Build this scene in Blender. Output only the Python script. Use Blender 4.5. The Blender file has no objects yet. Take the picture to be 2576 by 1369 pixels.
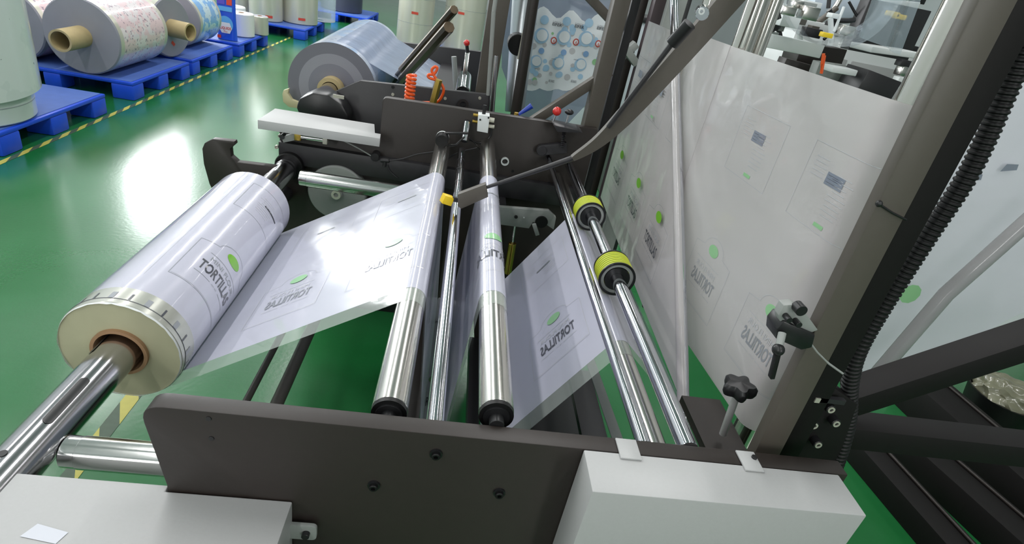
import bpy, bmesh, math, random
from mathutils import Vector, Matrix
random.seed(7)
PI = math.pi
S = bpy.context.scene
COL = S.collection

# ------------------------------------------------------------------ camera
CX, CY, FPX = 1288.0, 684.5, 1430.0
CAM = Vector((0, 0, 1.55))
_Y = Vector((1210-CX, -113-CY, FPX)).normalized()
_D = Vector((740-CX, 3300-CY, FPX)); _D = (_D - _D.dot(_Y)*_Y).normalized()
_Z = -_D
_X = _Y.cross(_Z)

def ray(px, py):
    d = Vector((px-CX, py-CY, FPX))
    return Vector((_X.dot(d), _Y.dot(d), _Z.dot(d)))

def at(px, py, x=None, y=None, z=None):
    """the point of the room seen at a spot of the photograph, on the plane x=, y= or z="""
    d = ray(px, py)
    if x is not None: t = (x-CAM.x)/d.x
    elif y is not None: t = (y-CAM.y)/d.y
    else: t = (z-CAM.z)/d.z
    return CAM + t*d

cam_data = bpy.data.cameras.new('camera')
cam_data.sensor_width = 36
cam_data.lens = FPX/2576*36
cam_data.clip_start = .02
cam_data.clip_end = 100
cam = bpy.data.objects.new('camera', cam_data)
COL.objects.link(cam)
right = Vector((_X[0], _Y[0], _Z[0])); down = Vector((_X[1], _Y[1], _Z[1])); fwd = Vector((_X[2], _Y[2], _Z[2]))
M = Matrix((right, -down, -fwd)).transposed().to_4x4()
M.translation = CAM
cam.matrix_world = M
S.camera = cam

# ------------------------------------------------------------------ world, light, exposure
S.view_settings.view_transform = 'Standard'
S.view_settings.look = 'None'
S.view_settings.gamma = 1
S.view_settings.use_curve_mapping = False
S.view_settings.exposure = 0.12
W = bpy.data.worlds.new('world'); S.world = W; W.use_nodes = True
W.node_tree.nodes['Background'].inputs[0].default_value = (.85, .92, 1, 1)
W.node_tree.nodes['Background'].inputs[1].default_value = .3
S.cycles.use_denoising = True
S.cycles.max_bounces = 7
S.cycles.sample_clamp_indirect = 8

def area(name, loc, rot, sx, sy, power, col=(1, 1, 1)):
    l = bpy.data.lights.new(name, 'AREA'); l.shape = 'RECTANGLE'; l.size = sx; l.size_y = sy
    l.energy = power; l.color = col
    o = bpy.data.objects.new(name, l); o.location = loc; o.rotation_euler = rot
    COL.objects.link(o); return o
CEIL = 4.6
LAMPX = (-4.2, -1.6, 1.2, 4.1)
for lx in LAMPX:
    for ly in (-1.5, 3.0, 7.5, 12.0):
        area('ceiling_tube_light', (lx, ly, CEIL-.13), (0, 0, 0), .16, 3.6, 62*(.32 if lx > 3 else 1)*(.6 if ly < 0 else 1), (1, .98, .98))
# daylight through the tall window on the left
area('window_daylight', (-5.1, 9.95, 2.98), (0, -PI/2, 0), 1.0, 1.7, 150, (.97, .99, 1))
area('window_daylight', (-5.1, 9.95, 1.75), (0, -PI/2, 0), .85, 1.7, 120, (.97, .99, 1))
# two added narrow lights behind the camera, for streaks on the upright steel rollers
area('window_daylight', (2.3, -3.9, 2.5), (PI/2, 0, 0), .5, 2.0, 45, (1, .99, .97))
area('window_daylight', (-2.6, -3.9, 2.5), (PI/2, 0, 0), .5, 2.0, 45, (1, .99, .97))
area('window_daylight', (-5.1, 15.2, 2.75), (0, -PI/2, 0), 1.7, .9, 30, (.97, .99, 1))

# ------------------------------------------------------------------ materials
def srgb(r, g, b):
    f = lambda c: (c/255/12.92) if c/255 <= .04045 else ((c/255+.055)/1.055)**2.4
    return (f(r), f(g), f(b), 1)

def bsdf(m):
    return m.node_tree.nodes['Principled BSDF']

def mat(name, col, rough=.5, metal=0, coat=0, spec=None, noise=0, nscale=30, bump=0, alpha=None, trans=0, coatr=.05):
    m = bpy.data.materials.new(name); m.use_nodes = True
    nt = m.node_tree; b = bsdf(m)
    b.inputs['Base Color'].default_value = col
    b.inputs['Roughness'].default_value = rough
    b.inputs['Metallic'].default_value = metal
    b.inputs['Coat Weight'].default_value = coat
    b.inputs['Coat Roughness'].default_value = coatr
    if spec is not None: b.inputs['Specular IOR Level'].default_value = spec
    if alpha is not None: b.inputs['Alpha'].default_value = alpha
    if trans: b.inputs['Transmission Weight'].default_value = trans
    if noise or bump:
        tc = nt.nodes.new('ShaderNodeTexCoord'); n = nt.nodes.new('ShaderNodeTexNoise')
        n.inputs['Scale'].default_value = nscale; n.inputs['Detail'].default_value = 5
        nt.links.new(tc.outputs['Object'], n.inputs['Vector'])
        if noise:
            mx = nt.nodes.new('ShaderNodeMix'); mx.data_type = 'RGBA'
            mx.inputs[6].default_value = tuple(c*(1-noise) for c in col[:3])+(1,)
            mx.inputs[7].default_value = tuple(min(1, c*(1+noise)) for c in col[:3])+(1,)
            nt.links.new(n.outputs['Fac'], mx.inputs[0]); nt.links.new(mx.outputs[2], b.inputs['Base Color'])
        if bump:
            bp = nt.nodes.new('ShaderNodeBump'); bp.inputs['Strength'].default_value = bump; bp.inputs['Distance'].default_value = .002
            nt.links.new(n.outputs['Fac'], bp.inputs['Height']); nt.links.new(bp.outputs['Normal'], b.inputs['Normal'])
    return m

def film_mat(name, col, rough=.22, transl=.25, clear=0.0, wav=.25):
    """plastic film: glossy skin over a partly translucent sheet; clear>0 lets one see through"""
    m = bpy.data.materials.new(name); m.use_nodes = True
    nt = m.node_tree; b = bsdf(m); out = nt.nodes['Material Output']
    b.inputs['Base Color'].default_value = col; b.inputs['Roughness'].default_value = rough
    b.inputs['Coat Weight'].default_value = .8; b.inputs['Coat Roughness'].default_value = .06
    tc = nt.nodes.new('ShaderNodeTexCoord'); n = nt.nodes.new('ShaderNodeTexNoise')
    n.inputs['Scale'].default_value = 7; n.inputs['Detail'].default_value = 2
    nt.links.new(tc.outputs['Object'], n.inputs['Vector'])
    bp = nt.nodes.new('ShaderNodeBump'); bp.inputs['Strength'].default_value = wav; bp.inputs['Distance'].default_value = .01
    nt.links.new(n.outputs['Fac'], bp.inputs['Height']); nt.links.new(bp.outputs['Normal'], b.inputs['Normal'])
    nt.links.new(bp.outputs['Normal'], b.inputs['Coat Normal'])
    sh = b.outputs[0]
    if transl:
        t = nt.nodes.new('ShaderNodeBsdfTranslucent'); t.inputs[0].default_value = col
        mx = nt.nodes.new('ShaderNodeMixShader'); mx.inputs[0].default_value = transl
        nt.links.new(sh, mx.inputs[1]); nt.links.new(t.outputs[0], mx.inputs[2]); sh = mx.outputs[0]
    if clear:
        t = nt.nodes.new('ShaderNodeBsdfTransparent'); t.inputs[0].default_value = (.97, .98, .97, 1)
        mx = nt.nodes.new('ShaderNodeMixShader'); mx.inputs[0].default_value = clear
        nt.links.new(sh, mx.inputs[1]); nt.links.new(t.outputs[0], mx.inputs[2]); sh = mx.outputs[0]
    nt.links.new(sh, out.inputs['Surface'])
    return m

def print_mat(name, base, spots, scale, rough=.3, coat=.7, thr=.5, second=None, stretch=(1, 1, 1)):
    m = mat(name, base, rough, coat=coat)
    nt = m.node_tree; b = bsdf(m)
    tc = nt.nodes.new('ShaderNodeTexCoord'); mp = nt.nodes.new('ShaderNodeMapping'); mp.inputs['Scale'].default_value = stretch
    nt.links.new(tc.outputs['Object'], mp.inputs[0])
    cur = None
    for k, (c, sc, th) in enumerate([(spots, scale, thr)] + ([second] if second else [])):
        v = nt.nodes.new('ShaderNodeTexNoise'); v.inputs['Scale'].default_value = sc; v.inputs['Detail'].default_value = 3
        nt.links.new(mp.outputs[0], v.inputs['Vector'])
        r = nt.nodes.new('ShaderNodeMath'); r.operation = 'GREATER_THAN'; r.inputs[1].default_value = th
        nt.links.new(v.outputs['Fac'], r.inputs[0])
        mx = nt.nodes.new('ShaderNodeMix'); mx.data_type = 'RGBA'
        if cur is None: mx.inputs[6].default_value = base
        else: nt.links.new(cur, mx.inputs[6])
        mx.inputs[7].default_value = c
        nt.links.new(r.outputs[0], mx.inputs[0]); cur = mx.outputs[2]
    nt.links.new(cur, b.inputs['Base Color'])
    return m

def steel_mat(name, col, rough, streak=.12, axis='Y'):
    """turned steel: fine rings around the bar vary the gloss"""
    m = mat(name, col, rough, 1)
    nt = m.node_tree; b = bsdf(m)
    tc = nt.nodes.new('ShaderNodeTexCoord'); mp = nt.nodes.new('ShaderNodeMapping')
    mp.inputs['Scale'].default_value = (3, 300, 3) if axis == 'Y' else (3, 3, 300) if axis == 'Z' else (300, 3, 3)
    n = nt.nodes.new('ShaderNodeTexNoise'); n.inputs['Scale'].default_value = 1; n.inputs['Detail'].default_value = 3
    nt.links.new(tc.outputs['Object'], mp.inputs[0]); nt.links.new(mp.outputs[0], n.inputs['Vector'])
    r = nt.nodes.new('ShaderNodeMapRange'); r.inputs[3].default_value = rough*(1-streak); r.inputs[4].default_value = rough*(1+streak)
    nt.links.new(n.outputs['Fac'], r.inputs[0]); nt.links.new(r.outputs[0], b.inputs['Roughness'])
    return m

def floor_mat():
    m = mat('green_epoxy', srgb(34, 104, 62), .16, coat=.6, coatr=.17)
    nt = m.node_tree; b = bsdf(m)
    tc = nt.nodes.new('ShaderNodeTexCoord')
    n = nt.nodes.new('ShaderNodeTexNoise'); n.inputs['Scale'].default_value = 1.6; n.inputs['Detail'].default_value = 6
    nt.links.new(tc.outputs['Object'], n.inputs['Vector'])
    n2 = nt.nodes.new('ShaderNodeTexNoise'); n2.inputs['Scale'].default_value = 60; n2.inputs['Detail'].default_value = 2
    nt.links.new(tc.outputs['Object'], n2.inputs['Vector'])
    cr = nt.nodes.new('ShaderNodeValToRGB')
    cr.color_ramp.elements[0].position = .3; cr.color_ramp.elements[0].color = srgb(20, 96, 44)
    cr.color_ramp.elements[1].position = .7; cr.color_ramp.elements[1].color = srgb(38, 112, 62)
    nt.links.new(n.outputs['Fac'], cr.inputs[0])
    nt.links.new(cr.outputs[0], b.inputs['Base Color'])
    r = nt.nodes.new('ShaderNodeMapRange'); r.inputs[3].default_value = .16; r.inputs[4].default_value = .3
    nt.links.new(n.outputs['Fac'], r.inputs[0]); nt.links.new(r.outputs[0], b.inputs['Roughness'])
    bp = nt.nodes.new('ShaderNodeBump'); bp.inputs['Strength'].default_value = .05; bp.inputs['Distance'].default_value = .01
    nt.links.new(n2.outputs['Fac'], bp.inputs['Height']); nt.links.new(bp.outputs['Normal'], b.inputs['Normal'])
    return m

FLOOR = floor_mat()
WALL = mat('white_wall', srgb(215, 220, 222), .7)
CEILM = mat('ceiling_panel', srgb(190, 195, 198), .8)
LAMPB = mat('lamp_body', srgb(230, 232, 235), .4)
FRAME = mat('window_frame', srgb(225, 228, 230), .5)
PLATE = mat('dark_painted_plate', srgb(42, 36, 33), .45, noise=.12, nscale=60, bump=.12)
PLATE2 = mat('black_painted_plate', srgb(42, 41, 44), .42, noise=.12, nscale=60, bump=.1)
DARKB = mat('black_painted_beam', srgb(20, 18, 18), .6, spec=.25, noise=.1, nscale=50)
BLACK = mat('black_plastic', srgb(26, 26, 28), .35)
RUBBER = mat('black_rubber', srgb(15, 15, 16), .45, spec=.35)
BROWN = mat('brown_grey_post', srgb(84, 79, 72), .45, noise=.06, nscale=80)
STEEL = steel_mat('turned_steel', srgb(214, 211, 206), .2)
STEELZ = steel_mat('turned_steel_upright', srgb(216, 212, 206), .11, axis='Z')
CHROME = steel_mat('polished_chrome', srgb(205, 206, 212), .1)
CHROMEX = steel_mat('polished_chrome_cross', srgb(215, 216, 214), .16, axis='X')
SHAFT = steel_mat('expanding_shaft_steel', srgb(188, 186, 190), .16)
BRONZE = mat('dull_bar_steel', srgb(100, 88, 74), .38, 1, bump=.1)
GREYPAINT = mat('light_grey_paint', srgb(176, 177, 177), .42, noise=.03, nscale=200, bump=.06)
GREYPAINT2 = mat('grey_green_paint', srgb(148, 152, 149), .45, noise=.05, nscale=100)
WHITEP = mat('white_paint', srgb(222, 226, 226), .4)
FILM = film_mat('white_printed_film', srgb(216, 217, 233), transl=.2)
FILMV = film_mat('white_standing_film', srgb(222, 218, 218), transl=.38, wav=.8, rough=.28)
CLEAR = film_mat('clear_film', srgb(205, 215, 208), rough=.12, transl=0, clear=.62, wav=.4)
CLEARB = film_mat('clear_hanging_film', srgb(190, 205, 215), rough=.12, transl=0, clear=.55, wav=.4)
BAND = mat('wound_clear_margin', srgb(196, 197, 188), .25, .45, coat=.5)
ROLLEND = mat('wound_film_end', srgb(178, 176, 146), .55, noise=.08, nscale=25)
CARD = mat('cardboard_core', srgb(158, 124, 92), .7, noise=.1)
CARDY = mat('yellow_cardboard_core', srgb(178, 160, 118), .7, noise=.1)
INK = mat('grey_ink', srgb(78, 80, 88), .35, coat=.6)
INKL = mat('light_grey_ink', srgb(150, 154, 160), .35, coat=.6)
INKX = mat('very_light_ink', srgb(196, 198, 202), .35, coat=.6)
GREEN = mat('green_ink', srgb(120, 186, 50), .35, coat=.6)
GREENL = mat('pale_green_ink', srgb(150, 204, 150), .35, coat=.6)
BLUEBOX = mat('slate_blue_ink', srgb(132, 140, 154), .35, coat=.6)
YELCUBE = mat('yellow_plastic', srgb(235, 200, 30), .4)
NEON = mat('yellow_green_belt', srgb(196, 206, 52), .45)
GROOVE = mat('belt_groove', srgb(112, 128, 30), .6)
REDP = mat('red_knob', srgb(205, 40, 36), .25, coat=.5)
BLUEP = mat('blue_plastic', srgb(30, 60, 160), .35)
ORANGE = mat('orange_air_hose', srgb(240, 92, 30), .35, coat=.4)
BRASS = mat('brass', srgb(190, 160, 80), .35, 1)
PALLET = mat('blue_pallet_plastic', srgb(22, 74, 208), .4, noise=.12, nscale=12)
PALLETTOP = mat('scuffed_pallet_top', srgb(74, 104, 176), .5, noise=.15, nscale=14)
TAPEY = mat('yellow_tape', srgb(178, 172, 80), .5, noise=.12, nscale=40)
TAPEK = mat('black_tape', srgb(64, 84, 66), .5, noise=.2, nscale=40)
BGROLL = mat('grey_wound_end', srgb(140, 140, 150), .5, noise=.06, nscale=10)
SILVER = mat('metallised_film', srgb(204, 202, 188), .3, .4, noise=.05, nscale=4)
REDLAB = mat('red_label', srgb(200, 70, 55), .6)

# ------------------------------------------------------------------ mesh helpers
def basis(d):
    d = Vector(d).normalized()
    u = d.orthogonal().normalized(); v = d.cross(u)
    return d, u, v

class MB:
    def __init__(s): s.v = []; s.f = []; s.m = []; s.mats = []
    def mi(s, m):
        if m not in s.mats: s.mats.append(m)
        return s.mats.index(m)
    def add(s, vs, fs, m):
        k = len(s.v); i = s.mi(m)
        s.v += [tuple(p) for p in vs]
        for f in fs: s.f.append([a+k for a in f]); s.m.append(i)
        return s
    def box(s, a, b, m, rz=0, bev=0):
        a = Vector(a); b = Vector(b)
        lo = Vector((min(a[i], b[i]) for i in range(3))); hi = Vector((max(a[i], b[i]) for i in range(3)))
        c = (lo+hi)/2
        bm = bmesh.new(); bmesh.ops.create_cube(bm, size=1)
        for v in bm.verts: v.co = Vector((v.co.x*(hi.x-lo.x), v.co.y*(hi.y-lo.y), v.co.z*(hi.z-lo.z)))
        if bev: bmesh.ops.bevel(bm, geom=bm.edges[:], offset=bev, segments=2, affect='EDGES', profile=.5)
        R = Matrix.Rotation(rz, 3, 'Z')
        bm.verts.ensure_lookup_table(); bm.verts.index_update()
        s.add([c + R @ v.co for v in bm.verts], [[v.index for v in f.verts] for f in bm.faces], m)
        bm.free(); return s
    def beam(s, p0, p1, w, h, m, up=(0, 0, 1), bev=.001):
        """rectangular bar from p0 to p1, w across, h along up"""
        p0 = Vector(p0); p1 = Vector(p1); d = (p1-p0); L = d.length; d.normalize()
        side = d.cross(Vector(up)).normalized(); u = side.cross(d)
        bm = bmesh.new(); bmesh.ops.create_cube(bm, size=1)
        for v in bm.verts: v.co = Vector((v.co.x*L, v.co.y*w, v.co.z*h))
        if bev: bmesh.ops.bevel(bm, geom=bm.edges[:], offset=bev, segments=2, affect='EDGES', profile=.5)
        bm.verts.index_update(); c = (p0+p1)/2
        s.add([c+d*v.co.x+side*v.co.y+u*v.co.z for v in bm.verts], [[v.index for v in f.verts] for f in bm.faces], m)
        bm.free(); return s
    def lathe(s, p0, p1, prof, m, seg=32, mats=None):
        """prof: list of (t along p0->p1 in metres, radius)"""
        p0 = Vector(p0); d, u, v = basis(Vector(p1)-p0)
        vs = []; fs = []; n = len(prof)
        for t, r in prof:
            for k in range(seg):
                a = 2*PI*k/seg; vs.append(p0+d*t+(u*math.cos(a)+v*math.sin(a))*r)
        base = len(s.v); s.v += [tuple(p) for p in vs]
        for i in range(n-1):
            mm = s.mi(mats[i] if mats else m)
            for k in range(seg):
                k2 = (k+1) % seg
                s.f.append([base+i*seg+k, base+i*seg+k2, base+(i+1)*seg+k2, base+(i+1)*seg+k]); s.m.append(mm)
        return s
    def cyl(s, p0, p1, r, m, seg=32, r1=None, bev=None):
        L = (Vector(p1)-Vector(p0)).length; r1 = r if r1 is None else r1
        b = min(r, r1, L)*.06 if bev is None else bev
        return s.lathe(p0, p1, [(0, 0), (0, r-b), (b, r), (L-b, r1), (L, r1-b), (L, 0)], m, seg)
    def ring(s, p0, p1, ro, ri, m, seg=40):
        L = (Vector(p1)-Vector(p0)).length
        return s.lathe(p0, p1, [(0, ri), (0, ro), (L, ro), (L, ri), (0, ri)], m, seg)
    def tube(s, pts, r, m, seg=12, rad=None):
        pts = [Vector(p) for p in pts]; n = len(pts); vs = []
        up = None
        for i, p in enumerate(pts):
            t = (pts[min(i+1, n-1)]-pts[max(i-1, 0)]).normalized()
            if up is None: up = t.orthogonal().normalized()
            up = (up - up.dot(t)*t).normalized(); w = t.cross(up)
            rr = rad[i] if rad else r
            for k in range(seg):
                a = 2*PI*k/seg; vs.append(p+(up*math.cos(a)+w*math.sin(a))*rr)
        fs = [[i*seg+k, i*seg+(k+1) % seg, (i+1)*seg+(k+1) % seg, (i+1)*seg+k] for i in range(n-1) for k in range(seg)]
        fs.append(list(range(seg))[::-1]); fs.append([(n-1)*seg+k for k in range(seg)])
        return s.add(vs, fs, m)
    def prism(s, poly, axis, a, b, m, bev=0):
        """polygon (2 coords) extruded along axis from a to b; coords order: y-axis -> (x,z), z-axis -> (x,y), x-axis -> (y,z)"""
        def P(q, t):
            return Vector((q[0], t, q[1])) if axis == 'y' else Vector((q[0], q[1], t)) if axis == 'z' else Vector((t, q[0], q[1]))
        bm = bmesh.new()
        f = bm.faces.new([bm.verts.new(P(q, a)) for q in poly])
        r = bmesh.ops.extrude_face_region(bm, geom=[f])
        d = P((0, 0), b)-P((0, 0), a)
        for v in [g for g in r['geom'] if isinstance(g, bmesh.types.BMVert)]: v.co += d
        bmesh.ops.recalc_face_normals(bm, faces=bm.faces[:])
        if bev: bmesh.ops.bevel(bm, geom=[e for e in bm.edges if e.calc_face_angle(0) > .3], offset=bev, segments=2, affect='EDGES', profile=.5)
        bm.verts.index_update()
        s.add([v.co.copy() for v in bm.verts], [[v.index for v in g.verts] for g in bm.faces], m)
        bm.free(); return s
    def sphere(s, c, r, m, sx=1, sy=1, sz=1, seg=20):
        c = Vector(c); bm = bmesh.new(); bmesh.ops.create_uvsphere(bm, u_segments=seg, v_segments=seg//2, radius=r)
        bm.verts.index_update()
        s.add([c+Vector((v.co.x*sx, v.co.y*sy, v.co.z*sz)) for v in bm.verts], [[v.index for v in f.verts] for f in bm.faces], m)
        bm.free(); return s
    def grid(s, fn, nu, nv, m):
        vs = [fn(i/nu, j/nv) for i in range(nu+1) for j in range(nv+1)]
        fs = [[i*(nv+1)+j, (i+1)*(nv+1)+j, (i+1)*(nv+1)+j+1, i*(nv+1)+j+1] for i in range(nu) for j in range(nv)]
        return s.add(vs, fs, m)
    def build(s, name, parent=None, smooth=True):
        me = bpy.data.meshes.new(name); me.from_pydata(s.v, [], s.f)
        for m in s.mats: me.materials.append(m)
        me.polygons.foreach_set('material_index', s.m)
        me.update()
        if smooth:
            me.polygons.foreach_set('use_smooth', [True]*len(me.polygons))
            try: me.set_sharp_from_angle(angle=math.radians(38))
            except Exception: pass
        o = bpy.data.objects.new(name, me); COL.objects.link(o)
        if parent is not None:
            o.parent = parent
            o.matrix_parent_inverse = Matrix.Translation(parent.location).inverted() if parent.type == 'EMPTY' else Matrix()
        return o

def thing(name, label, cat, loc=(0, 0, 0), group=None):
    o = bpy.data.objects.new(name, None); o.empty_display_size = .05; COL.objects.link(o); o.location = loc
    return tag(o, label, cat, group)

def tag(o, label=None, cat=None, group=None, kind=None):
    if label: o['label'] = label
    if cat: o['category'] = cat
    if group: o['group'] = group
    if kind: o['kind'] = kind
    return o

def struct(mb, name, parent=None):
    o = mb.build(name, parent)
    if parent is None: o['kind'] = 'structure'
    return o

def copy_thing(root, loc, label):
    c = root.copy(); COL.objects.link(c); c.location = loc; c['label'] = label
    for ch in [o for o in bpy.data.objects if o.parent == root]:
        d = ch.copy(); COL.objects.link(d); d.parent = c
        for g in [o for o in bpy.data.objects if o.parent == ch]:
            e = g.copy(); COL.objects.link(e); e.parent = d
    return c

# text outlines as flat geometry -----------------------------------
_txt = {}
def text_geo(string, bold=.0):
    key = (string, bold)
    if key in _txt: return _txt[key]
    c = bpy.data.curves.new('lettering', 'FONT'); c.body = string; c.offset = bold; c.resolution_u = 3
    o = bpy.data.objects.new('lettering', c); COL.objects.link(o)
    bpy.context.view_layer.update()
    me = o.evaluated_get(bpy.context.evaluated_depsgraph_get()).to_mesh()
    vs = [(v.co.x, v.co.y) for v in me.vertices]; fs = [list(p.vertices) for p in me.polygons]
    xs = [v[0] for v in vs]; ys = [v[1] for v in vs]
    x0, x1, y0, y1 = min(xs), max(xs), min(ys), max(ys)
    vs = [((x-x0)/(x1-x0)-.5, (y-y0)/(y1-y0)) for x, y in vs]
    o.evaluated_get(bpy.context.evaluated_depsgraph_get()).to_mesh_clear()
    bpy.data.objects.remove(o); bpy.data.curves.remove(c)
    _txt[key] = (vs, fs); return _txt[key]

def put_text(mb, F, string, a0, b0, w, h, m, bold=0):
    vs, fs = text_geo(string, bold)
    mb.add([F(a0+x*w, b0+y*h) for x, y in vs], fs, m)

def ribbon(mb, F, pts, w, m, closed=False):
    P = [Vector(p) for p in pts]
    if closed: P.append(P[0])
    Q = [P[0]]
    for a, b in zip(P, P[1:]):
        n = max(1, int((b-a).length/.012))
        for k in range(1, n+1): Q.append(a+(b-a)*k/n)
    for a, b in zip(Q, Q[1:]):
        d = (b-a)
        if d.length < 1e-6: continue
        d.normalize(); n = Vector((-d.y, d.x))*w/2
        mb.add([F(*(a+n)), F(*(b+n)), F(*(b-n)), F(*(a-n))], [[0, 1, 2, 3]], m)

def blob(mb, F, a, b, ra, rb, m, n=20, rings=6):
    vs = [F(a, b)]
    for i in range(1, rings+1):
        q = i/rings; vs += [F(a+ra*q*math.cos(2*PI*k/n), b+rb*q*math.sin(2*PI*k/n)) for k in range(n)]
    fs = [[0, 1+k, 1+(k+1) % n] for k in range(n)]
    for i in range(rings-1):
        o = 1+i*n; fs += [[o+k, o+n+k, o+n+(k+1) % n, o+(k+1) % n] for k in range(n)]
    mb.add(vs, fs, m)

def rect(mb, F, a, b, w, h, m):
    ribbon(mb, F, [(a-w/2, b), (a+w/2, b)], h, m)

def panel_front(mb, F, a=0, o=0, ink=INK, green=GREEN, frame=INKL, k=1.0):
    """front of the bag: frame with a bump, leaf logo, MINI FLOUR / TORTILLAS between two rules"""
    G = lambda x, y: F(a+x*k, y+o)
    put_text(mb, G, 'TORTILLAS', 0, .182, .108, .031, ink, .02)
    put_text(mb, G, 'MINI FLOUR', .005, .221, .094, .013, frame)
    ribbon(mb, G, [(-.05, .243), (.06, .243)], .0012, frame)
    ribbon(mb, G, [(-.055, .170), (-.015, .170)], .0012, frame)
    put_text(mb, G, 'NET WT', 0, .168, .018, .004, frame)
    ribbon(mb, G, [(.015, .170), (.055, .170)], .0012, frame)
    blob(mb, G, 0, .278, .0215, .0145, green)
    bump = [(.044*math.cos(t*PI/10), .278+.03*math.sin(t*PI/10)) for t in range(0, 11)]
    ribbon(mb, G, [(-.084, .125), (.084, .125), (.084, .272)]+bump+[(-.084, .272)], .0010, frame, True)
    ribbon(mb, G, [(-.081, .128), (.081, .128)], .0006, frame)

def panel_back(mb, F, a=0, o=0, ink=INK, frame=INKL, box=False, k=1.0):
    G = lambda x, y: F(a+x*k, y+o)
    ribbon(mb, G, [(-.084, .458), (.084, .458), (.084, .60), (-.084, .60)], .0010, frame, True)
    rr = random.Random(3)
    for i in range(9):
        w = rr.uniform(.03, .06)
        ribbon(mb, G, [(-.02-w/2, .49+i*.009), (-.02+w/2, .49+i*.009)], .0014, INKX)
    for i in range(5):
        ribbon(mb, G, [(.03, .545+i*.008), (.066, .545+i*.008)], .0012, INKX)
    if box:
        rect(mb, G, .0, .55, .046, .022, BLUEBOX)
        for i in range(3): ribbon(mb, G, [(-.019, .544+i*.006), (.019, .544+i*.006)], .0011, INKX)
        rect(mb, G, -.01, .47, .026, .007, GREENL)
    else:
        rect(mb, G, 0, .535, .052, .0065, ink)

# ================================================================== the room
XL, XR, YN, YF = -5.2, 9.5, -4.0, 21.0
struct(MB().box((XL, YN, -.1), (XR, YF, 0), FLOOR), 'floor')
struct(MB().box((XL, YN, CEIL), (XR, YF, CEIL+.1), CEILM), 'ceiling')
struct(MB().box((XL, YF, 0), (XR, YF+.15, CEIL), WALL), 'wall_back')
struct(MB().box((XL, YN-.15, 0), (XR, YN, CEIL), WALL), 'wall_front')
struct(MB().box((XR, YN, 0), (XR+.15, YF, CEIL), WALL), 'wall_right')
struct(MB().box((XL-.15, YN, 0), (XL, YF, CEIL), WALL), 'wall_left')
for n, (y0, y1) in enumerate(((9.05, 10.85), (14.7, 15.7))):
    w = MB()
    for yy in [y0+(y1-y0)*k/3 for k in range(4)]: w.box((XL, yy-.03, 1.25), (XL+.06, yy+.03, 3.55), FRAME)
    for zz in (1.25, 2.33, 3.55): w.box((XL, y0-.03, zz-.03), (XL+.07, y1+.03, zz+.03), FRAME)
    struct(w, 'window_%d' % (n+1))
for n, xc in enumerate((2.3, -2.6)):  # frames around the two added streak lights, no windows known there
    w = MB()
    for xx in (xc-.3, xc+.3): w.box((xx-.03, YN, 1.4), (xx+.03, YN+.06, 3.6), FRAME)
    for zz in (1.4, 3.6): w.box((xc-.33, YN, zz-.03), (xc+.33, YN+.06, zz+.03), FRAME)
    struct(w, 'window_%d' % (n+3))
lamp0 = None
for lx in LAMPX:
    for ly in (-1.5, 3.0, 7.5, 12.0):
        if lamp0 is None:
            lamp0 = thing('ceiling_light', 'long white tube light fixed to the ceiling', 'ceiling light', (lx, ly, CEIL-.12), 'tube lights on the ceiling')
            MB().box((lx-.1, ly-1.85, CEIL-.11), (lx+.1, ly+1.85, CEIL), LAMPB).build('lamp_body', lamp0)
        else:
            copy_thing(lamp0, (lx, ly, CEIL-.12), lamp0['label'])

# hazard tape stuck on the floor
def tape(x, w, y0, y1, label, step=.16):
    mb = MB(); n = int((y1-y0)/step)
    for i in range(n):
        a = y0+i*step
        for k, mm in ((0, TAPEY), (1, TAPEK)):
            b = a+k*step/2
            mb.add([(x-w/2, b+.05, .0012), (x+w/2, b-.05, .0012), (x+w/2, b-.05+step/2, .0012), (x-w/2, b+.05+step/2, .0012)], [[0, 1, 2, 3]], mm)
    return tag(mb.build('hazard_tape'), label, 'floor tape')
tape(-2.585, .036, 1.6, 12.5, 'yellow and black floor tape running along the blue pallets', .19)
tape(-.985, .05, .3, 2.4, 'yellow and black floor tape beneath the front film roll', .24)

# ================================================================== machine frame
def holes(mb, pts, y, r, m=BLACK, out=-1):
    for x, z in pts: mb.cyl((x, y+.004, z), (x, y+out*.0012, z), r, m, 14)

def rounded(poly, idx, r):
    out = []
    n = len(poly)
    for i, p in enumerate(poly):
        if i in idx:
            a = Vector(poly[i-1]); b = Vector(p); c = Vector(poly[(i+1) % n])
            u = (a-b).normalized()*r; v = (c-b).normalized()*r
            for k in range(7):
                t = k/6; out.append(tuple((1-t)**2*(b+u)+2*t*(1-t)*b+t*t*(b+v)))
        else: out.append(tuple(p))
    return out

# near side plate
np_ = thing('side_plate', 'dark side plate across the bottom front with rounded corner and recessed bolts', 'machine plate', (.1, .56, 0))
poly = rounded([(-.318, 0), (-.318, .86), (-.338, 1.0), (.62, 1.0), (.62, 0)], (2,), .03)
MB().prism(poly, 'y', .548, .575, PLATE, .0015).build('plate', np_)
h = MB()
for px, py in ((525, 1053), (532, 1103)):
    q = at(px, py, y=.548); h.cyl((q.x, .552, q.z), (q.x, .5468, q.z), .0035, BLACK, 12)
h.build('drilled_hole', np_)
for px, py in ((1097, 1145), (940, 1224), (1256, 1243)):
    q = at(px, py, y=.545)
    b = MB().ring((q.x, .552, q.z), (q.x, .545, q.z), .0085, .005, BLACK, 20)
    b.lathe((q.x, .552, q.z), (q.x, .54, q.z), [(0, .006), (.011, .006), (.012, .005), (.012, .003), (.007, .003), (.007, 0)], RUBBER, 16)
    b.build('socket_bolt', np_)

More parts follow.
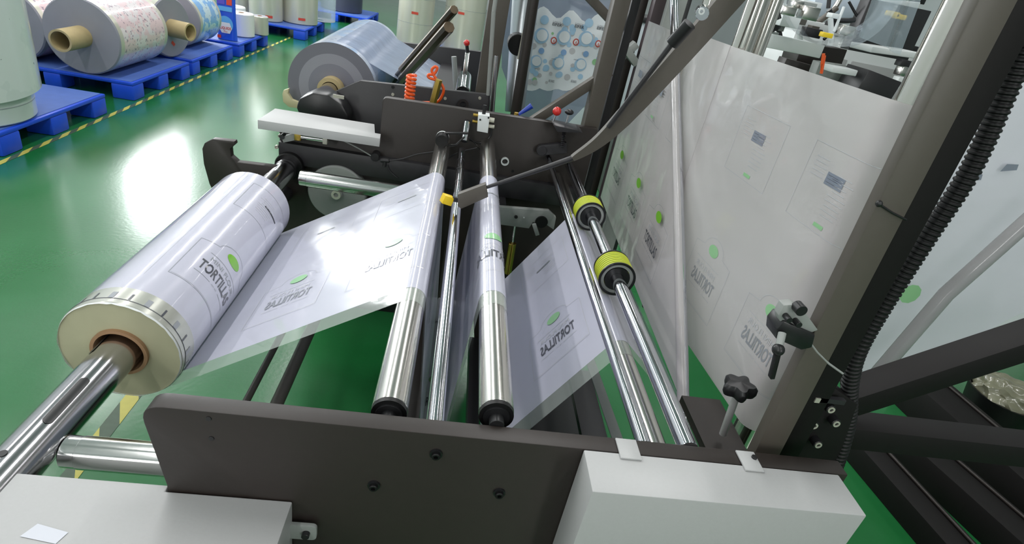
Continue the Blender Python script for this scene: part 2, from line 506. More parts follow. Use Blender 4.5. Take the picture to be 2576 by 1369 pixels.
# far side plate
fp = thing('side_plate', 'dark stepped side plate behind the rollers with grey cover on its left', 'machine plate', (0, 1.91, 0))
poly = rounded([(-.575, .36), (-.575, .935), (-.25, .96), (-.25, 1.095), (.47, 1.112), (.47, 0), (.22, 0), (.16, .33), (-.04, .33), (-.05, 0), (-.10, 0), (-.11, .33)], (3,), .015)
MB().prism(poly, 'y', 1.9, 1.93, PLATE, .0015).build('plate', fp)
h = MB(); rr = random.Random(5)
for px, py in ((895, 440), (1000, 430), (1060, 440), (930, 395), (850, 395), (1290, 430), (1120, 460), (1380, 460)):
    q = at(px, py, y=1.9); h.cyl((q.x, 1.905, q.z), (q.x, 1.898, q.z), .005, BLACK, 12)
q0 = at(760, 385, y=1.895); q1 = at(1300, 470, y=1.895)
h.build('drilled_hole', fp)
ledge = MB().prism([(-.57, .83), (-.57, .90), (.45, .90), (.45, .83)], 'y', 1.872, 1.9, PLATE2, .001); ledge.build('inner_ledge', fp)
for px, py, r in ((1362, 377, .009), (1270, 405, .014)):
    q = at(px, py, y=1.9)
    MB().ring((q.x, 1.9, q.z), (q.x, 1.89, q.z), r, r*.7, WHITEP if r > .01 else BLACK, 22).build('bearing_ring', fp)

# light grey guard on the far plate
cv = MB()
z1, z0 = .985, .955
cv.prism([(-.61, 1.80), (-.605, 1.955), (-.28, 1.965), (-.262, 1.865), (-.243, 1.865), (-.238, 1.815)], 'z', .957, .985, GREYPAINT, .001)
tag(cv.build('guard_cover'), 'long pale grey sheet cover on top of the far side plate', 'cover')

# ================================================================== cover boxes at the front
gb = thing('cover_box', 'big pale grey cover box at the lower right front corner', 'cover box', (.41, .5, .6))
b = MB()
L = [(.226, .551), (.226, .478), (.604, .484), (.604, .551)]
b.prism([(.226, .478), (.604, .478), (.604, .547), (.226, .547)], 'z', .70, 1.0, GREYPAINT, .002)
b.build('shell', gb)
for x0, x1 in ((.275, .305), (.455, .483)):
    TAB = MB().box((x0, .536, 1.0002), (x1, .572, 1.0032), GREYPAINT, bev=.0008).build('mounting_tab', gb)
tag(MB().cyl((.478, .56, 1.001), (.478, .56, 1.006), .004, BLACK, 14).build('screw_head', TAB), 'small dark screw')
lb = thing('cover_box', 'large grey cover box at the lower left under the steel shaft', 'cover box', (-.5, .35, .4))
b = MB()
b.prism([(-.154, .546), (-.154, .2), (-.95, .2), (-.95, .556), (-.32, .556), (-.32, .546)], 'z', .45, .85, GREYPAINT, .002)
b.build('shell', lb)
lug = MB().prism(rounded([(-.156, .785), (-.156, .815), (-.118, .815), (-.118, .785)], (2, 3), .008), 'y', .535, .541, GREYPAINT2, .0008)
lug = lug.build('mounting_lug', lb)
tag(MB().cyl((-.132, .537, .80), (-.132, .528, .80), .0055, BLACK, 14).build('bolt', lug), 'black bolt')
q = [at(*p, z=.8505) for p in ((50, 1350), (95, 1318), (172, 1340), (140, 1369))]
st = MB().add([(v.x, v.y, .8508) for v in q], [[0, 1, 2, 3]], mat('foil_white', srgb(208, 211, 220), .3, coat=.5))
tag(st.build('foil_sticker'), 'small silver sticker on the lower left cover box', 'sticker')

# ================================================================== rollers
WEB0, WEBW, WEB1 = .849, .893, 1.515   # near edge, where the white begins, far edge

def roller(label, x, z, r, y0=.6, y1=1.88, m=STEEL, cap=True, seg=56):
    t = thing('guide_roller', label, 'roller', (x, (y0+y1)/2, z))
    mb = MB(); mb.cyl((x, y0, z), (x, y1, z), r, m, seg, bev=.002)
    mb.build('roller_shell', t)
    a = MB()
    if cap:
        a.ring((x, y0-.006, z), (x, y0+.002, z), r*.98, r*.62, RUBBER, 40)
        a.ring((x, y0-.010, z), (x, y0-.002, z), r*.74, r*.4, BLACK, 32)
        a.build('bearing', t)
    MB().cyl((x, .575, z), (x, y0+.01, z), r*.42, BLACK, 24).build('axle', t)
    if y1 < 1.9: MB().cyl((x, y1-.005, z), (x, 1.9, z), r*.45, BLACK, 24).build('axle', t)
    return t
R1 = (-.039, .983, .025); R3 = (.108, .999, .025); RB = (.372, .93, .02)
roller('thick bright steel roller left of the thin grooved rod', *R1)
roller('thick bright steel roller in the middle, right of the thin rod', *R3, y1=1.9)
roller('steel roller under the film beside the two right-hand rods', *RB, y1=1.88)
D1 = (.033, .60, .02); D2 = (.158, .665, .02)
for d, lb_ in ((D1, 'low steel roller at the bottom of the first film loop'), (D2, 'low steel roller under the middle roller')):
    roller(lb_, *d)

# small black measuring wheel on the far end of roller 1
t = thing('measuring_wheel', 'small black and white wheel pressed on the far end of the left roller', 'wheel', (-.04, 1.8, 1.02))
q = at(1112, 352, y=1.78)
MB().cyl((q.x, 1.765, q.z), (q.x, 1.80, q.z), .02, RUBBER, 28).build('tyre', t)
MB().lathe((q.x, 1.80, q.z), (q.x, 1.81, q.z), [(0, .021), (.009, .021), (.01, .016), (.01, 0)], WHITEP, 28).build('dial', t)
p1 = at(1112, 338, y=1.80); p2 = at(1178, 335, y=1.80)
MB().beam((p1.x, 1.80, p1.z+.004), (p2.x, 1.80, p2.z), .012, .006, BLACK).tube([(q.x+.02, 1.80, q.z-.02), (q.x+.045, 1.80, q.z-.014), (p2.x-.01, 1.80, p2.z-.014)], .003, BLACK).build('bracket_arm', t)
MB().tube([at(1180, 345, y=1.80), at(1198, 365, y=1.82), at(1215, 385, y=1.85), at(1214, 400, y=1.88)], .0015, BLACK, 8).build('cable', t)

# thin rods
def rod(label, p0, p1, r, m=CHROME, name='steel_rod', grooves=(), seg=28):
    t = thing(name, label, 'rod', ((p0[0]+p1[0])/2, (p0[1]+p1[1])/2, p0[2]))
    p0 = Vector(p0); p1 = Vector(p1)
    MB().cyl(p0, p1, r, m, seg).build('bar', t)
    for g in grooves:
        d = (p1-p0).normalized(); MB().ring(p0+d*g, p0+d*(g+.004), r*1.03, r*.8, BLACK, seg).build('groove_ring', t)
    return t
rod('thin grooved steel rod between the two thick rollers', (.025, .575, .98), (.025, 1.84, .98), .0125, CHROME, grooves=(.95, 1.06, 1.15))
pb = at(1175, 308, y=1.885); pa = at(1168, 356, y=1.84)
tag(MB().cyl(pa, pb, .011, CHROME, 24).cyl((pb.x, 1.88, pb.z-.006), (pb.x, 1.9, pb.z-.006), .012, PLATE2).build('rod_stub'), 'short bluish steel stub above the grooved rod on the far plate', 'rod')
rod('slim steel rod just left of the rod carrying yellow spools', (.322, .575, .99), (.322, 1.9, .99), .0105)
sp = rod('long steel rod carrying two yellow-green spools', (.388, .575, .992), (.388, 1.9, .992), .0145, name='spool_rod')
for yc, nm in ((1.08, 'nearer'), (1.42, 'farther')):
    t = thing('spool', 'yellow-green ribbed spool on the right-hand rod, the %s of the two' % nm, 'spool', (.388, yc, .992))
    x, z = .388, .992; y0 = yc-.012; y1 = yc+.042
    prof = []
    n = 7
    for i in range(n*6+1):
        tt = i/(n*6); prof.append((tt*(y1-y0), .0385+.0022*abs(math.sin(tt*n*PI))))
    MB().lathe((x, y0, z), (x, y1, z), prof, NEON, 44, mats=[GROOVE if i % 6 in (0, 5) else NEON for i in range(len(prof)-1)]).build('ribbed_belt', t)
    MB().ring((x, y0-.004, z), (x, y0, z), .041, .036, BLACK, 44).build('rim', t)
    MB().ring((x, y1, z), (x, y1+.004, z), .041, .034, BLACK, 44).build('rim', t)
    hb = MB().ring((x, y0-.001, z), (x, y0+.01, z), .0365, .029, GREYPAINT2, 40).build('hub', t)
    MB().ring((x, y0-.002, z), (x, y0+.01, z), .0275, .0147, BLACK, 40).build('bearing', hb)

# cross tubes along the machine
for nm, px, py, yy, lab, xe in (('n', 166, 1135, .63, 'short thick steel cylinder beside the dark front plate corner', -.31), ('f', 755, 447, 1.72, 'steel cross cylinder behind the film between disc and left roller', -.06)):
    q = at(px, py, y=yy)
    t = thing('cross_cylinder', lab, 'cylinder', (q.x, yy, q.z))
    r = .0245 if nm == 'n' else .025
    p = Vector((q.x, yy, q.z)); e = Vector((xe, yy, q.z))
    MB().lathe(p, e, [(0, 0), (0, r-.003), (.002, r-.001), (.022, r-.001), (.023, r), ((e-p).length, r), ((e-p).length, 0)], CHROMEX, 48).build('barrel', t)
    if nm == 'n': MB().box((-.315, yy-.03, q.z-.02), (-.25, .575, q.z+.02), PLATE2).build('mount', t)
    else: MB().box((-.1, yy, q.z-.02), (-.06, 1.9, q.z+.02), PLATE2).build('mount', t)

# ================================================================== unwinding roll and its shaft
RX, RZ, RR = -.533, .828, .103
RY0, RY1 = .845, 1.505
t = thing('air_shaft', 'thick steel shaft through the printed film roll', 'shaft', (RX, 1.2, RZ))
MB().cyl((RX, .36, RZ), (RX, 1.86, RZ), .0335, SHAFT, 56).build('tube', t)
def on_shaft(phi, r, y): return Vector((RX+r*math.sin(phi), y, RZ+r*math.cos(phi)))
def pad(phi, y0, y1, w, parent, mm=BLACK):
    mb = MB()
    def fn(u, v):
        k = (u-.5)*2; a = .5*w*math.sqrt(max(0, 1-max(0, abs(k)*((y1-y0)/2)-((y1-y0)/2-w/2))**2/(w/2)**2))
        return on_shaft(phi+(v-.5)*2*a/.0335, .0345, y0+(y1-y0)*u)
    mb.grid(fn, 30, 6, mm)
    mb.build('clamping_pad', parent)
pad(.35, .635, .735, .014, t); pad(.1, 1.6, 1.72, .014, t); pad(-.75, .80, .90, .012, t); pad(-.6, 1.58, 1.70, .012, t)
MB().ring(on_shaft(0, 0, 1.80), on_shaft(0, 0, 1.812), .0345, .03, BLACK, 40).build('collar_ring', t)
for ph, yy, r in ((-.1, .575, .006),):
    c = on_shaft(ph, .0333, yy); d = (on_shaft(ph, 1, yy)-on_shaft(0, 0, yy)).normalized()
    MB().cyl(c, c+d*.0012, r, BLACK, 16).build('air_hole', t)
t2 = thing('shaft_hub', 'black round hub holding the far end of the steel shaft', 'hub', (RX, 1.87, RZ))
MB().cyl((RX, 1.85, RZ), (RX, 1.9, RZ), .045, RUBBER, 36).build('hub_body', t2)

roll = thing('film_roll', 'white printed film roll on the steel shaft at the left front', 'film roll', (RX, 1.17, RZ))
mb = MB()
def cylF(s, y, r=RR+.0006):
    ph = s/RR; return Vector((RX+r*math.sin(ph), y, RZ+r*math.cos(ph)))
mb.lathe((RX, WEBW, RZ), (RX, RY1, RZ), [(0, RR-.002), (0, RR), (RY1-WEBW-.002, RR), (RY1-WEBW, RR-.002), (RY1-WEBW, .045)], FILM, 96)
Fr = lambda a, b: cylF(.117+a, .845+b)
panel_front(mb, Fr); panel_front(mb, Fr, -.262); panel_front(mb, Fr, .25)
panel_back(mb, Fr, -.003); panel_back(mb, Fr, -.265)
ribbon(mb, Fr, [(-.115, .1), (-.115, .64)], .0007, INKX)
mb.build('wound_film', roll)
mb = MB()
mb.lathe((RX, RY0, RZ), (RX, WEBW, RZ), [(0, .046), (0, RR-.0015), (.0015, RR), (WEBW-RY0, RR)], BAND, 96, mats=[ROLLEND, BAND, BAND])
for k in range(22):
    s = -.30+k*.029
    rect(mb, lambda a, b: cylF(a, b), s, .868, .0035 if k % 2 else .009, .018, INK if k % 2 else INKL)
mb.lathe((RX, .857, RZ), (RX, .859, RZ), [(0, RR), (0, RR+.0007), (.0012, RR+.0007), (.0012, RR)], INK, 96)
mb.build('clear_end_band', roll)
MB().ring((RX, .838, RZ), (RX, RY1+.01, RZ), .0475, .0415, CARD, 48).build('cardboard_core', roll)
# ragged outer layers on the near end
mb = MB()
vs = []
for k in range(96):
    a = 2*PI*k/96; w = .0022+.0016*abs(math.sin(k*.45)+.4*math.sin(k*1.3))
    vs.append(Vector((RX+(RR-.001)*math.sin(a), RY0, RZ+(RR-.001)*math.cos(a))))
    vs.append(Vector((RX+(RR-.0015-w*.2)*math.sin(a), RY0-w, RZ+(RR-.0015-w*.2)*math.cos(a))))
mb.add(vs, [[2*k, 2*((k+1) % 96), 2*((k+1) % 96)+1, 2*k+1] for k in range(96)], WHITEP)
mb.build('frayed_edge', roll)

# ================================================================== the running film (belt around the rollers)
def belt(circ, step=.09):
    pts = []
    tang = []
    for (x1, z1, r1, s1), (x2, z2, r2, s2) in zip(circ, circ[1:]):
        D = Vector((x2-x1, z2-z1)); L = D.length; al = math.atan2(D.y, D.x)
        th = al-math.asin((s2*r2-s1*r1)/L); n = Vector((-math.sin(th), math.cos(th)))
        tang.append((Vector((x1, z1))-s1*r1*n, Vector((x2, z2))-s2*r2*n))
    pts.append(tang[0][0])
    for i, (a, b) in enumerate(tang):
        n = max(1, int((b-a).length/.02))
        for k in range(1, n+1): pts.append(a+(b-a)*k/n)
        if i+1 < len(tang):
            x, z, r, s = circ[i+1]; c = Vector((x, z)); e = tang[i+1][0]
            a0 = math.atan2(b.y-z, b.x-x); a1 = math.atan2(e.y-z, e.x-x); d = a1-a0
            while s > 0 and d < 0: d += 2*PI
            while s < 0 and d > 0: d -= 2*PI
            m = max(2, int(abs(d)/step))
            for k in range(1, m+1):
                q = a0+d*k/m; pts.append(c+Vector((math.cos(q), math.sin(q)))*r)
    return pts
circ = [(RX, RZ, RR, 1), (R1[0], R1[1], R1[2]+.0008, -1), (D1[0], D1[1], D1[2]+.0008, 1), (R3[0], R3[1], R3[2]+.0008, -1),
        (D2[0], D2[1], D2[2]+.0008, 1), (RB[0], RB[1], RB[2]+.0008, -1), (.575, .775, .004, 1)]
PTS = belt(circ)
CUM = [0]
for a, b in zip(PTS, PTS[1:]): CUM.append(CUM[-1]+(b-a).length)
def path(s):
    s = max(0, min(CUM[-1]-1e-6, s))
    import bisect
    i = max(0, min(len(CUM)-2, bisect.bisect_right(CUM, s)-1))
    k = (s-CUM[i])/max(1e-9, CUM[i+1]-CUM[i])
    p = PTS[i].lerp(PTS[i+1], k); d = (PTS[i+1]-PTS[i]).normalized()
    return p, Vector((-d.y, d.x))
def webF(s, y, off=.0014):
    p, n = path(s); p = p+n*off
    return Vector((p.x, y, p.y))
SR1 = CUM[min(range(len(PTS)), key=lambda i: (PTS[i]-Vector((R1[0]-.013, R1[1]+.022))).length)]
web = thing('film_web', 'white printed film web running from the left roll over the steel rollers', 'film web', (.1, 1.2, .6))
mb = MB()
def strip(mb, y0, y1, m, ny):
    vs = []
    for p in PTS:
        for j in range(ny+1): vs.append(Vector((p.x, y0+(y1-y0)*j/ny, p.y)))
    n = len(PTS)
    mb.add(vs, [[i*(ny+1)+j, (i+1)*(ny+1)+j, (i+1)*(ny+1)+j+1, i*(ny+1)+j+1] for i in range(n-1) for j in range(ny)], m)
strip(mb, WEBW, WEB1, FILM, 4)
# text runs back along the path: its right-hand side is the beginning of the path
WF = lambda a, b: webF(SR1-a, .845+b)
def s_at(x, z): return CUM[min(range(len(PTS)), key=lambda i: (PTS[i]-Vector((x, z))).length)]
for off, ik in ((.293, INKL), (.058, INKL), (-.175, INK), (-.41, INK), (SR1-s_at(R3[0]+.002, R3[1]+R3[2]), INK), (SR1-s_at(.261, .858), INK)):
    panel_front(mb, WF, off, ink=ik, green=GREENL, frame=INKX)
    panel_back(mb, WF, off, ink=INKL, frame=INKX)
mb.build('printed_film', web)
mb = MB(); strip(mb, WEB0, WEBW, CLEAR, 2); mb.build('clear_margin', web)

# ================================================================== standing film on the right, with its turning bar
def B(u, z):      # u metres along the sheet from its near lower corner
    return Vector((.563+.047*u/1.13, .925+u, z))
t = thing('standing_film', 'upright printed film sheet left of the slanted chrome bar', 'film sheet', (.59, 1.5, .8))
mb = MB()
ZB, ZT = .79, 1.457
def Bf(uu, vv):
    z = ZB+(ZT-ZB)*vv
    u0 = (z-.789)*1.335        # slanted bar
    u = u0+(1.22-u0)*uu
    p = B(u, z); p.x -= .004+.006*math.sin(vv*9+uu*3)*uu*(1-uu)*4*.4
    return p
mb.grid(Bf, 24, 24, FILMV)
BF = lambda a, b: B(1.0-a, ZB+b)+Vector((-.0105, 0, 0))
def BF(a, b):
    p = B(-a, ZB+b); return p+Vector((-.0125, 0, 0))
def clipped(fn, F, cond, *args, **kw):
    tmp = MB(); fn(tmp, F, *args, **kw)
    for f, m in zip(tmp.f, tmp.m):
        if all(cond(Vector(tmp.v[i])) for i in f): pass
        else: continue
        mb.add([tmp.v[i] for i in f], [list(range(len(f)))], tmp.mats[m])
cond = lambda p: (p.y-.925) > (p.z-.789)*1.335+.005 and (p.y-.925) < 1.21
for c in (.475, .745, 1.04):
    clipped(panel_front, BF, cond, -c, -.045, k=1.25)
    clipped(panel_back, BF, cond, -(c+.06), -.045, box=True, k=1.1)
mb.build('printed_sheet', t)
t = thing('turning_bar', 'slanted chrome bar along the edge of the upright film', 'bar', (.58, .9, .7))
p0 = Vector((.565, .88, .752)); p1 = Vector((.612, 2.02, 1.605))
MB().cyl(p0, p1, .013, CHROME, 32).build('bar', t)
# film wrapped over the lower half of the bar
mb = MB(); d, u, v = basis(p1-p0)
fr = .78; Lw = (p1-p0).length
side = Vector((-1, 0, 0)); side = (side-side.dot(d)*d).normalized(); oth = d.cross(side)
mb.grid(lambda a, b: p0+d*(.04+a*(Lw*fr))+(side*math.cos(-1.7+b*3.2)+oth*math.sin(-1.7+b*3.2))*.0142, 10, 16, FILMV)
mb.build('wrapped_film', t)

V1 = Vector((.690, .862)); V2 = Vector((.632, 1.395))
ZA0, ZA1 = .812, 1.472
vr = thing('upright_roller', 'tall bright steel roller beside the thick right post, film around its lower part', 'roller', (V1.x, V1.y, .7))
MB().cyl((V1.x, V1.y, .76), (V1.x, V1.y, 2.1), .031, STEELZ, 56).build('roller_shell', vr)
MB().cyl((V1.x, V1.y, .6), (V1.x, V1.y, .765), .012, STEELZ, 24).build('axle', vr)
vr = thing('upright_roller', 'tall bright steel roller rising behind the top of the standing film', 'roller', (V2.x, V2.y, .7))
MB().cyl((V2.x, V2.y, .74), (V2.x, V2.y, 2.1), .0255, STEELZ, 56).build('roller_shell', vr)
MB().cyl((V2.x+.055, V2.y+.04, .74), (V2.x+.055, V2.y+.04, 2.1), .02, STEELZ, 40).build('side_tube', vr)
t = thing('standing_film', 'wide upright film sheet between the two tall steel rollers, print seen reversed', 'film sheet', (.65, 1.1, .8))
r1 = .0325; r2 = .027
pl = []
for k in range(0, 13):     # around the near roller, from its right to its left
    a = math.radians(-20-k*13.2); pl.append(V1+Vector((math.cos(a), math.sin(a)))*r1)
last = pl[-1]
e = V2+Vector((-r2, 0))
for k in range(1, 13): pl.append(last.lerp(e, k/12))
for k in range(1, 6):
    a = math.radians(180-k*8); pl.append(V2+Vector((math.cos(a), math.sin(a)))*r2)
a = pl[-1]; e2 = Vector((.628, 1.72))
for k in range(1, 8): pl.append(a.lerp(e2, k/7)+Vector((-.01*math.sin(k/7*PI), 0)))
cumA = [0]
for a, b in zip(pl, pl[1:]): cumA.append(cumA[-1]+(b-a).length)
mb = MB(); nz = 14
vs = []
for i, p in enumerate(pl):
    for j in range(nz+1): vs.append(Vector((p.x, p.y, ZA0+(ZA1-ZA0)*j/nz)))
mb.add(vs, [[i*(nz+1)+j, (i+1)*(nz+1)+j, (i+1)*(nz+1)+j+1, i*(nz+1)+j+1] for i in range(len(pl)-1) for j in range(nz)], FILMV)
import bisect
def AF(a, b):
    s = a+cumA[12]
    i = max(0, min(len(cumA)-2, bisect.bisect_right(cumA, s)-1)); k = (s-cumA[i])/(cumA[i+1]-cumA[i])
    p = pl[i].lerp(pl[i+1], k); d = (pl[i+1]-pl[i]).normalized(); n = Vector((-d.y, d.x))
    if n.x > 0 and n.y > 0: n = -n
    if k < 0: k = 0
    q = p+n*.0008
    return Vector((q.x, q.y, ZA0+b))
for c in (.045, .30):
    panel_front(mb, AF, c, -.04, ink=INKL, green=GREENL, frame=INKX, k=1.0)
    panel_back(mb, AF, c, -.04, box=True, frame=INKX)
mb.build('printed_sheet', t)

# ================================================================== posts, beams, hose on the right
t = thing('frame_post', 'thick grey-brown square post at the right front corner', 'post', (.53, .62, .5))
MB().beam((.542, .609, .55), (.491, .609, 2.2), .041, .020, BROWN, up=(0, 1, 0), bev=.002).build('tube', t)
q = at(2212, 512, y=.597)
MB().tube([(q.x-.002, .597, q.z), (q.x+.02, .596, q.z-.008), (q.x+.043, .597, q.z-.014)], .0014, BLACK, 8).sphere((q.x-.001, .596, q.z), .004, BLACK).build('cable_tie', t)
t = thing('cable_channel', 'black cable channel fixed along the right side of the thick post', 'channel', (.57, .64, .7))
MB().beam((.588, .63, .8), (.545, .63, 2.2), .034, .02, DARKB, up=(0, 1, 0)).build('channel', t)  # solid black strip stands in for the dark opening between post and hose
HP = [(2640, -20, .66), (2540, 210, .655), (2440, 430, .65), (2330, 600, .65), (2225, 765, .65), (2160, 880, .65), (2139, 960, .65), (2134, 1050, .65), (2118, 1120, .645), (2095, 1190, .64)]
P = [at(a, b, y=c) for a, b, c in HP]
def smooth(P, n=26):
    out = []
    for i in range(len(P)-1):
        a = P[max(0, i-1)]; b = P[i]; c = P[i+1]; d = P[min(len(P)-1, i+2)]
        for k in range(n):
            t_ = k/n
            out.append(.5*((2*b)+(c-a)*t_+(2*a-5*b+4*c-d)*t_*t_+(3*b-a-3*c+d)*t_**3))
    out.append(P[-1]); return out
SP = smooth(P)
# resample at equal steps, ridges and valleys alternating
cs = [0]
for a, b in zip(SP, SP[1:]): cs.append(cs[-1]+(b-a).length)
pts = []; step = .0018; s = 0; j = 0
while s < cs[-1]:
    while cs[j+1] < s: j += 1
    pts.append(SP[j].lerp(SP[j+1], (s-cs[j])/(cs[j+1]-cs[j]))); s += step
rad = [(.0128 if (i//2) % 2 else .0108) for i in range(len(pts))]
hs = MB().tube(pts, .012, RUBBER, 14, rad)
tag(hs.build('corrugated_hose'), 'black corrugated cable hose hanging along the thick post', 'hose')

t = thing('lower_bracket', 'dark bolted bracket plates at the foot of the thick right post', 'bracket', (.6, .64, .9))
MB().prism([(.548, .86), (.548, 1.03), (.60, 1.09), (.66, 1.06), (.69, .92), (.66, .86)], 'y', .635, .66, DARKB, .002).build('bracket_plate', t)
for px, py in ((2040, 1060), (2050, 1108), (2082, 1020), (2095, 1055)):
    q = at(px, py, y=.632)
    MB().cyl((q.x, .638, q.z), (q.x, .622, q.z), .0075, BLACK, 20).ring((q.x, .6225, q.z), (q.x, .6205, q.z), .0055, .003, SILVER, 16).build('bolt', t)
q = at(2045, 1000, y=.625)
MB().box((q.x, .62, q.z-.004), (q.x+.05, .628, q.z+.004), PLATE2).box((q.x, .618, q.z-.004), (q.x+.008, .62, q.z+.004), SILVER).build('clip', t)
c = at(2140, 1088, y=.66); d = at(2640, 1122, y=.66)
tag(MB().beam((.63, .70, .955), (1.4, .70, .955), .05, .045, DARKB).build('cross_beam'), 'black horizontal beam running right from the post foot', 'beam')
a = at(2135, 1000, y=.70); b = at(2640, 835, y=.70)
tag(MB().beam(a, b, .04, .05, DARKB, up=(0, 1, 0)).build('diagonal_brace'), 'black slanting brace rising right from the post foot', 'beam')

# film sensor clamp on the post
t = thing('sensor_clamp', 'grey clamp block with black box and lever on the thick right post', 'clamp', (.48, .6, 1.19))
y = .60
def pp(px, py, yy=y): return at(px, py, y=yy)
P1 = [pp(*q) for q in ((1952, 785), (1965, 760), (1990, 758), (2012, 770), (2050, 822), (2035, 828), (1995, 812), (1955, 800))]
MB().prism([(v.x, v.z) for v in P1], 'y', .592, .606, GREYPAINT2, .001).build('clamp_plate', t)
P2 = [pp(*q) for q in ((1962, 795), (2040, 830), (2032, 862), (2005, 868), (1942, 840), (1945, 815))]
MB().prism([(v.x, v.z) for v in P2], 'y', .588, .62, BLACK, .002).build('sensor_box', t)
for a_, b_, r in ((1998, 762, .0075), (1968, 785, .004), (1992, 797, .004)):
    q = pp(a_, b_); MB().cyl((q.x, .594, q.z), (q.x, .580, q.z), r, BLACK, 18).build('socket_screw', t)
q0 = pp(1968, 838, .585); q1 = pp(1958, 880, .57); q2 = pp(1940, 950, .57)
MB().tube([q0, q1], .005, GREYPAINT2, 12).sphere(q1, .008, BLACK).beam(q1, q2, .006, .009, RUBBER, up=(0, 1, 0), bev=.001).build('lever', t)
MB().tube([pp(2035, 858), pp(2055, 885), pp(2085, 915), pp(2120, 940)], .0016, GREYPAINT2, 8).build('cable', t)

# black star knob on its stud
t = thing('star_knob', 'black star knob on a bright stud behind the front plate', 'knob', (.49, .66, .95))
kb = at(1855, 988, y=.68); kt = at(1822, 1082, y=.68)
ax = (kb-kt).normalized(); _, ku, kv = basis(ax)
MB().cyl(kt-ax*.01, kb, .006, mat('bright_zinc', srgb(205, 205, 205), .35, .5), 20).build('stud', t)
poly = []
for k in range(50):
    a = 2*PI*k/50; r = .023+.0045*math.cos(5*a); poly.append((r*math.cos(a), r*math.sin(a)))
km = MB(); vs = []
for hgt, sc in ((-.004, .5), (0, .9), (.006, 1), (.015, 1), (.02, .85), (.022, 0.01)):
    for a_, b_ in poly: vs.append(kb+ax*hgt+(ku*a_+kv*b_)*sc)
km.add(vs, [[i*50+k, i*50+(k+1) % 50, (i+1)*50+(k+1) % 50, (i+1)*50+k] for i in range(5) for k in range(50)], BLACK)
km.build('knob', t)
q = kt
MB().box((q.x-.03, .577, .90), (q.x+.045, .79, .915), PLATE).build('base_plate', t)

# ================================================================== swing arm with the yellow sensor
t = thing('sensor_boom', 'long bent dark arm reaching from upper right with a yellow sensor tip', 'arm', (.3, 1.3, 1.1))
AR = [(1860, -30, 1.30), (1720, 130, 1.30), (1600, 262, 1.30), (1510, 352, 1.30), (1440, 398, 1.305)]
A_ = [at(a, b, y=c) for a, b, c in AR]
vs = []
wid = (.040, .038, .034, .026)
mb = MB()
def barpts(pts, wid, th, m):
    vs = []
    for i, p in enumerate(pts):
        d = (pts[min(i+1, len(pts)-1)]-pts[max(i-1, 0)]).normalized(); n = Vector((0, 1, 0)).cross(d).normalized()
        w = wid[i]
        for a, b in ((-1, -1), (1, -1), (1, 1), (-1, 1)): vs.append(p+n*w/2*a+Vector((0, th/2*b, 0)))
    n = len(pts)
    fs = [[i*4+k, i*4+(k+1) % 4, (i+1)*4+(k+1) % 4, (i+1)*4+k] for i in range(n-1) for k in range(4)]+[[0, 1, 2, 3], [(n-1)*4+k for k in range(4)]]
    mb.add(vs, fs, m)
barpts(smooth(A_, 6), [(.05-.014*i/18 if i <= 14 else .039-.0028*(i-14)) for i in range(25)], .018, BROWN)
mb.build('flat_arm', t)
TR = smooth([at(*q[:2], y=q[2]) for q in ((1520, 345, 1.30), (1470, 385, 1.305), (1400, 412, 1.31), (1300, 446, 1.31), (1222, 472, 1.31))], 8)
MB().tube(TR, .005, PLATE2, 10, [.009-.005*i/len(TR) for i in range(len(TR))]).build('thin_rod', t)
g0 = at(1735, 60, y=1.22); g1 = at(1690, 110, y=1.24); g2 = at(1530, 320, y=1.28)
MB().tube([g0, g1], .014, BLACK, 16).tube([g1, g2], .006, PLATE2, 12).build('gas_strut', t)
MB().cyl(at(1765, 28, y=1.24), at(1767, 34, y=1.20), .013, CHROME, 24).ring(at(1765, 28, y=1.20), at(1765, 29, y=1.195), .006, .003, WHITEP, 20).build('pivot', t)
P3 = [at(*q, y=1.31) for q in ((1152, 486), (1222, 460), (1228, 492), (1160, 522), (1152, 515))]
MB().prism([(v.x, v.z) for v in P3], 'y', 1.30, 1.318, BROWN, .001).build('clamp_plate', t)
q = at(1125, 502, y=1.32)
yb = MB().beam((q.x-.012, 1.315, q.z+.004), (q.x+.011, 1.325, q.z-.004), .02, .022, YELCUBE, bev=.001); tag(yb.build('sensor_head', t), 'yellow cube')
MB().beam(at(1138, 500, y=1.32), at(1160, 505, y=1.32), .008, .012, PLATE2).build('sensor_neck', t)

# ================================================================== fittings on the far plate
t = thing('limit_switch', 'small white switch block with brass fittings on the far plate edge', 'switch', (.09, 1.88, 1.05))
P4 = [at(*q, y=1.87) for q in ((1203, 287), (1232, 290), (1227, 333), (1200, 328))]
MB().prism([(v.x, v.z) for v in P4], 'y', 1.86, 1.9, WHITEP, .001).build('switch_body', t)
for px, py, m, r in ((1198, 290, BRASS, .005), (1196, 306, BRASS, .005), (1236, 302, SILVER, .008), (1236, 318, SILVER, .006)):
    q = at(px, py, y=1.88); MB().cyl((q.x-.01, 1.88, q.z), (q.x+.01, 1.88, q.z), r, m, 16).build('fitting', t)
for px, py in ((1208, 301), (1229, 296)):
    q = at(px, py, y=1.86); MB().cyl((q.x, 1.862, q.z), (q.x, 1.857, q.z), .003, BLACK, 12).build('screw', t)
q = at(1218, 280, y=1.88); MB().cyl((q.x, 1.88, q.z-.01), (q.x, 1.88, q.z+.02), .006, BLACK, 14).build('plunger', t)
MB().tube(smooth([at(1236, 322, y=1.885), at(1232, 345, y=1.885), at(1205, 360, y=1.88), at(1180, 350, y=1.86)], 6), .003, BLACK, 8).build('hose', t)

